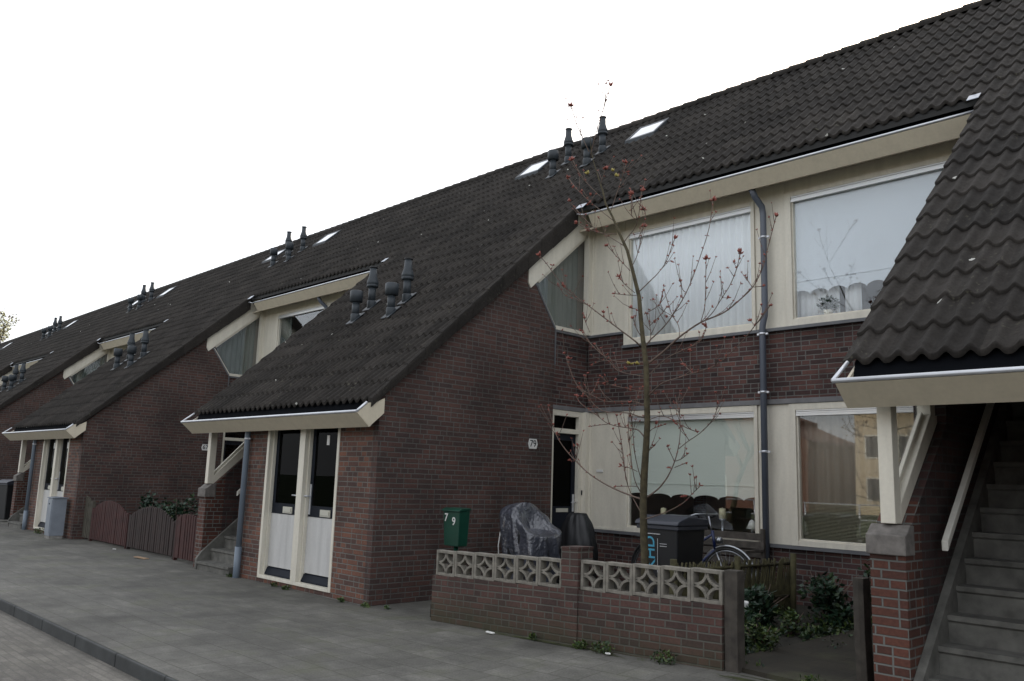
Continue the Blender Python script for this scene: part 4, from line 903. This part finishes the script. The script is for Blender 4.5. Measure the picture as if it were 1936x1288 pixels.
BRS = [
 (.020, c1((790, 990), (880, 920), (985, 825), (1110, 740), (1250, 680), (1350, 600), (1430, 520), (1490, 400), (1520, 280), (1568, 100))),
 (.014, c1((765, 900), (800, 850), (900, 750), (1000, 600), (1060, 470), (1110, 330), (1160, 170), (1185, 0))),
 (.011, c1((728, 560), (800, 490), (850, 440), (900, 370), (930, 290), (950, 235))),
 (.008, c1((1110, 740), (1135, 640), (1140, 500), (1143, 360))),
 (.008, c1((1150, 715), (1190, 670), (1240, 590), (1290, 510), (1330, 410), (1350, 318))),
 (.007, c1((980, 825), (975, 760), (930, 680), (890, 550))),
 (.016, c1((740, 880), (700, 845), (600, 770), (430, 640), (300, 540), (230, 460), (170, 380), (130, 335))),
 (.006, c1((430, 640), (350, 600), (285, 575), (245, 515))),
 (.011, c1((775, 985), (620, 980), (530, 950), (440, 870), (385, 795))),
 (.009, c1((775, 1070), (680, 1055), (600, 1030), (540, 970), (455, 995))),
 (.010, c1((790, 1065), (900, 960), (1000, 910), (1100, 860), (1135, 800), (1142, 765))),
 (.013, c1((790, 1190), (850, 1130), (900, 1100), (1060, 1050), (1200, 1000), (1330, 890), (1440, 760), (1528, 640))),
 (.006, c1((1060, 1050), (1030, 1020), (1005, 1000))),
 (.008, c1((780, 1170), (650, 1140), (535, 1115))),
 (.011, c2((915, 110), (830, 75), (640, 75), (540, 35), (430, -25))),
 (.013, c2((910, 190), (860, 180), (780, 155), (600, 140), (500, 45))+c1((430, 1200), (350, 1110), (310, 1010), (285, 935))),
 (.014, c2((905, 330), (860, 280), (800, 265), (650, 235), (560, 170), (450, 90), (415, 35))),
 (.017, c2((890, 775), (800, 745), (650, 680), (520, 600), (430, 520), (340, 420), (280, 330), (250, 250), (215, 110))),
 (.016, c2((890, 780), (1000, 700), (1070, 610), (1120, 500), (1150, 380), (1160, 260), (1150, 130), (1130, 90))),
 (.008, c2((1150, 410), (1220, 355), (1300, 300), (1380, 220), (1415, 150), (1425, 90))),
 (.010, c2((880, 730), (835, 640), (810, 500), (790, 300), (797, 90))),
 (.009, c2((885, 650), (840, 480), (820, 290), (810, 180))),
 (.010, c2((885, 880), (810, 740), (770, 620), (755, 480), (735, 350), (705, 180))),
 (.011, c2((895, 920), (1060, 865), (1180, 800), (1240, 740), (1300, 680))),
 (.007, c2((920, 210), (1020, 178), (1110, 205), (1180, 250), (1275, 290))),
 (.006, c2((925, 310), (960, 270), (1040, 240))), (.005, c2((905, 440), (935, 425), (965, 395))), (.006, c2((1115, 495), (1070, 400))), (.006, c2((1125, 500), (1165, 485), (1205, 455))),
 (.005, c2((1120, 545), (1195, 515))), (.006, c2((1225, 355), (1190, 300), (1170, 250))), (.006, c2((850, 575), (800, 550), (740, 535))), (.006, c2((850, 680), (705, 680))),
 (.006, c2((440, 525), (415, 480), (425, 395))), (.005, c2((640, 235), (520, 250))),
 (.008, c1((640, 272), (520, 200), (425, 175))), (.009, c1((600, 202), (500, 195), (430, 172), (360, 140))),
 (.009, c5((860, 1150), (760, 1070), (640, 970), (560, 890), (495, 805))), (.008, c5((765, 965), (650, 850), (590, 770), (525, 660))),
 (.006, c5((750, 860), (770, 800), (790, 735))), (.007, c5((835, 1075), (870, 970), (910, 850), (940, 760), (960, 685))),
 (.007, c5((720, 1225), (600, 1110), (540, 1040), (505, 995))), (.009, c5((940, 1330), (970, 1285), (1030, 1210), (1060, 1120), (1075, 1010), (1090, 915))),
 (.006, c5((1050, 1140), (1005, 1100), (1003, 940))), (.005, c5((1060, 1290), (1110, 1170), (1115, 1080), (1105, 1060))),
 (.010, c5((670, 620), (710, 460), (760, 300), (800, 150), (830, 60))), (.009, c5((660, 590), (600, 460), (550, 340), (518, 225))),
 (.007, c1((680, 425), (600, 340), (543, 275))), (.006, c1((710, 560), (650, 510), (612, 462))), (.006, c1((718, 575), (650, 572), (590, 565))),
 (.006, c1((745, 690), (720, 660), (690, 655))), (.006, c1((750, 830), (715, 770), (700, 720))), (.005, c1((800, 870), (805, 790), (780, 690))),
 (.006, c1((1025, 560), (1000, 540), (990, 495))), (.006, c1((1425, 525), (1400, 490), (1383, 460))), (.006, c1((1425, 525), (1485, 520))),
 (.007, c1((690, 400), (720, 340), (745, 240), (760, 160))), (.006, c1((435, 800), (410, 740), (395, 690))),
 (.006, c1((765, 690), (850, 640), (875, 590))), (.006, c1((800, 760), (870, 690), (900, 650))),
]
rr = random.Random(12); m_ = MB(); bd = MB(); by = MB()
def budc(p, d, s, n_, mb_):
    for _ in range(n_):
        q = (d+Vector((rr.uniform(-1, 1), rr.uniform(-1, 1), rr.uniform(-.7, 1)))*.9).normalized(); t = q.orthogonal().normalized(); k2 = q.cross(t); L = s*rr.uniform(.6, 1.3); w2 = L*.2
        b = len(mb_.v); mb_.v += [tuple(p), tuple(p+q*L*.5+t*w2), tuple(p+q*L*.5+k2*w2), tuple(p+q*L*.5-t*w2), tuple(p+q*L*.5-k2*w2), tuple(p+q*L)]
        for f in ((0, 1, 2), (0, 2, 3), (0, 3, 4), (0, 4, 1), (5, 2, 1), (5, 3, 2), (5, 4, 3), (5, 1, 4)): mb_.f.append(tuple(b+i for i in f)); mb_.m.append(0); mb_.s.append(True)
ends = []
for bi, (r0, px) in enumerate(BRS):
    # depth where the branch leaves its parent: the nearest earlier branch point, else the trunk
    best = min(ends, key=lambda e: (e[0]-px[0][0])**2+(e[1]-px[0][1])**2) if ends else None
    start = TY
    if best and (best[0]-px[0][0])**2+(best[1]-px[0][1])**2 < 90: start = best[2]
    L = sum(math.dist(px[i], px[i+1]) for i in range(len(px)-1)); dy = rr.choice([-1, 1])*rr.uniform(.25, .55)*min(1, L/260)
    # resample smoothly
    P = []; acc = 0
    for i in range(len(px)-1):
        a, b = px[i], px[i+1]; p0 = px[max(i-1, 0)]; p3 = px[min(i+2, len(px)-1)]; k_ = 4
        for j in range(k_):
            t = j/k_; f_ = lambda q: .5*((2*a[q])+(-p0[q]+b[q])*t+(2*p0[q]-5*a[q]+4*b[q]-p3[q])*t*t+(-p0[q]+3*a[q]-3*b[q]+p3[q])*t**3)
            P.append((f_(0), f_(1)))
    P.append(px[-1]); k_ = len(P)
    W3 = []
    for i, (u, v) in enumerate(P):
        t = i/(k_-1); y = start+dy*(t**.8); W3.append(at(u, v, y)); ends.append((u, v, y)) if bi < 45 and i > 2 else None
    rads = [max(.0040, r0*.62*(1-.82*(i/(k_-1))**.8)) for i in range(k_)]
    m_.tube(W3, rads, 7)
    if k_ > 8:
        for _ in range(int(2+L/45)):
            i = rr.randrange(int(k_*.3), k_-1); dd = (W3[i+1]-W3[i]).normalized()
            sd_ = (dd*.7+Vector((rr.uniform(-1, 1), rr.uniform(-.9, .9), rr.uniform(.1, .9)))).normalized(); LL = rr.uniform(.08, .26)
            q0 = W3[i]; q1 = q0+sd_*LL*.5+Vector((0, 0, .01)); q2 = q0+sd_*LL*.95+Vector((0, 0, .05*LL/.2))
            m_.tube([q0, q1, q2], [.0036, .0028, .002], 5); budc(q2, sd_, .026, 4, bd); budc(q1, -sd_, .015, 2, bd)
    d = (W3[-1]-W3[-2]).normalized(); high = px[-1][1] < 520
    budc(W3[-1], d, .050 if high else .036, 10 if high else 5, bd)
    acc = 0
    for i in range(int(k_*.3)+1, k_-1):
        acc += (W3[i]-W3[i-1]).length
        if acc > .075:
            acc = 0; side = Vector((rr.uniform(-1, 1), rr.uniform(-1, 1), rr.uniform(-.2, 1))).normalized()
            budc(W3[i], side, .024, 3, bd)
            if rr.random() < .22: (m_.tube([W3[i], W3[i]+side*.05], [.003, .002], 4), budc(W3[i]+side*.05, side, .038, 6, bd))
for (u, v) in ((1160, 325), (1166, 335), (1112, 330), (1192, 690), (1205, 690)): budc(at(u, v, TY-.1), Vector((0, 0, 1)), .045, 9, by)
child(m_.build('branches', 'twig'), TR); child(bd.build('buds', 'bud'), TR); child(by.build('yellow_buds', 'budy'), TR)
# ------------------------------------------------------------------ trees: generic grown tree with leaf clumps
def grow(name, loc, h, r, label, cat, mats, n, size, seed, group=None, bare=False):
    e = empty(name, loc, label, cat, group); rr = random.Random(seed); m_ = MB(); tips = []
    def br(p, d, L, rad, lev):
        pts = [p]; 
        for _ in range(4): d = (d+Vector((rr.uniform(-.25, .25), rr.uniform(-.25, .25), rr.uniform(-.05, .2)))).normalized(); p = p+d*L/4; pts.append(p)
        m_.tube(pts, [rad*(1-.15*i) for i in range(5)], 6 if lev < 2 else 4)
        if lev < 4:
            for _ in range(3 if lev else 5):
                br(pts[rr.choice([2, 3, 4])], (d+Vector((rr.uniform(-1, 1), rr.uniform(-1, 1), rr.uniform(-.1, .7)))*.9).normalized(), L*.66, rad*.5, lev+1)
        if lev >= 3: tips.extend(pts[2:])
    br(Vector((0, 0, 0)), Vector((0, 0, 1)), h*.42, r*.05, 0)
    m_.build('trunk', 'bark', e)
    m_ = MB()
    for _ in range(n):
        p = rr.choice(tips); leaves(m_, p.x, p.y, p.z, .35, .35, .3, 1, size, rr, len(mats))
    m_.build('crown', mats, e); return e
MAT['leafp'] = plain('washed_out_leaf', (.50, .48, .25), .6, 0, .3, 2)  # leaf colour paled to carry the glare of the bright sky
grow('leafy_tree', (-80, 14, -.1), 16.5, 5, 'washed out spring tree beyond the far end of the roof row', 'tree', ['leafp', 'leafp', 'twig'], 6000, .22, 41)
# ------------------------------------------------------------------ the other side of the street, seen only mirrored in the window panes
MAT['gable'] = plain('cream_gable', (.62, .50, .33), .8, 0, .1); MAT['roofr'] = plain('far_roof', (.12, .05, .035), .8); MAT['brickfar'] = plain('far_brick', (.20, .10, .07), .9)
G3 = 'houses across the street'
def house(x, y, w_, d_, h, rf, wall, label):
    e = empty('house', (x, y, -.05), label, 'house', G3)
    m_ = MB(); m_.prism([(-w_/2, 0), (w_/2, 0), (w_/2, h), (w_/4, h+rf*.5), (w_/4, h+rf*.62), (0, h+rf), (-w_/4, h+rf*.62), (-w_/4, h+rf*.5), (-w_/2, h)], 'y', -d_, 0); m_.build('wall', wall, e)
    m_ = MB(); m_.prism([(-w_/2-.3, h-.1), (0, h+rf-.25), (w_/2+.3, h-.1), (0, h+rf-.5)], 'y', -d_-.2, -.3); m_.build('roof', 'roofr', e)
    for i in range(3):
        for j in range(max(1, int(h/2.9))):
            f = MB(); cx = (-w_/3.2, 0, w_/3.2)[i]; z = .9+j*2.9; f.box(cx-.6, cx+.6, .0, .06, z, z+1.6); W_ = f.build('window', 'white', e); p = MB(); p.box(cx-.5, cx+.5, .061, .075, z+.1, z+1.5); p.build('pane', 'navy', W_)
house(-13, -44, 7, 9, 7.5, 3.6, 'gable', 'cream stepped gable house mirrored in the right edge of the blind window')
house(-26, -42, 14, 9, 5.0, 3.0, 'brickfar', 'long brick house across the street, left of the cream gable house')
house(2, -50, 13, 9, 5.0, 3.0, 'brickfar', 'brick house across the street, right of the cream gable house')
house(22, -33, 13, 9, 5.6, 3.6, 'brickfar', 'farthest right brick house across the street')
for i, (x, y) in enumerate(((-1.5, -19), (3.5, -22), (-12, -20), (12, -20))):
    grow('street_tree', (x, y, -.05), 8.0, 3, ['bare tree opposite the sheer curtained window', 'bare tree across the street before the brick house', 'bare tree at the left across the street', 'bare tree at the right across the street'][i], 'tree', ['leafp', 'twig'], 500, .12, 50+i, 'trees across the street')
lp = empty('street_lamp', (1.2, -14, -.05), 'pale street lamp across the road, mirrored in the sheer curtained window', 'street lamp')
m_ = MB(); m_.tube([(0, 0, 0), (0, 0, 4.6), (0, .1, 4.9), (0, .6, 5.0)], [.06, .045, .04, .035], 8); m_.build('pole', 'zincl', lp)
m_ = MB(); m_.box(-.1, .1, .5, 1.0, 4.95, 5.08); m_.build('lamp_head', 'zincl', lp, bevel=.03)
rl = empty('railing', (0, -15.2, 0), 'pale metal railing along the far pavement', 'railing')
m_ = MB()
for z in (.55, 1.05): m_.tube([(-14, 0, z), (14, 0, z)], .025, 6)
m_.build('rails', 'zincl', rl)
m_ = MB()
for i in range(15): m_.tube([(-14+i*2, 0, -.1), (-14+i*2, 0, 1.05)], .03, 6)
m_.build('uprights', 'zincl', rl)

# low leaves spreading over the soil beside the path
m_ = MB(); rr = random.Random(77)
for _ in range(1500):
    x = 4.62-abs(rr.gauss(0, .30)); y = rr.uniform(.35, 3.5)
    if mnoise.noise(Vector((x*2.3, y*2.3, 3)))+rr.uniform(-.25, .25) < .0 or x < 3.75: continue
    leaves(m_, x, y, .155, .03, .03, .03+.05*rr.random(), 2, .055, rr, 3, .6)
for _ in range(260):
    x = rr.uniform(4.62, 5.0); y = rr.uniform(.2, 3.3)
    if mnoise.noise(Vector((x*3, y*3, 9))) < .1: continue
    leaves(m_, x, y, .155, .02, .02, .012, 2, .03, rr, 3, .5)
tag(m_.build('ground_cover', ['leaf', 'leafd', 'leafy']), 'low green leaves spreading over the soil beside the garden path', 'ground cover', kind='stuff')
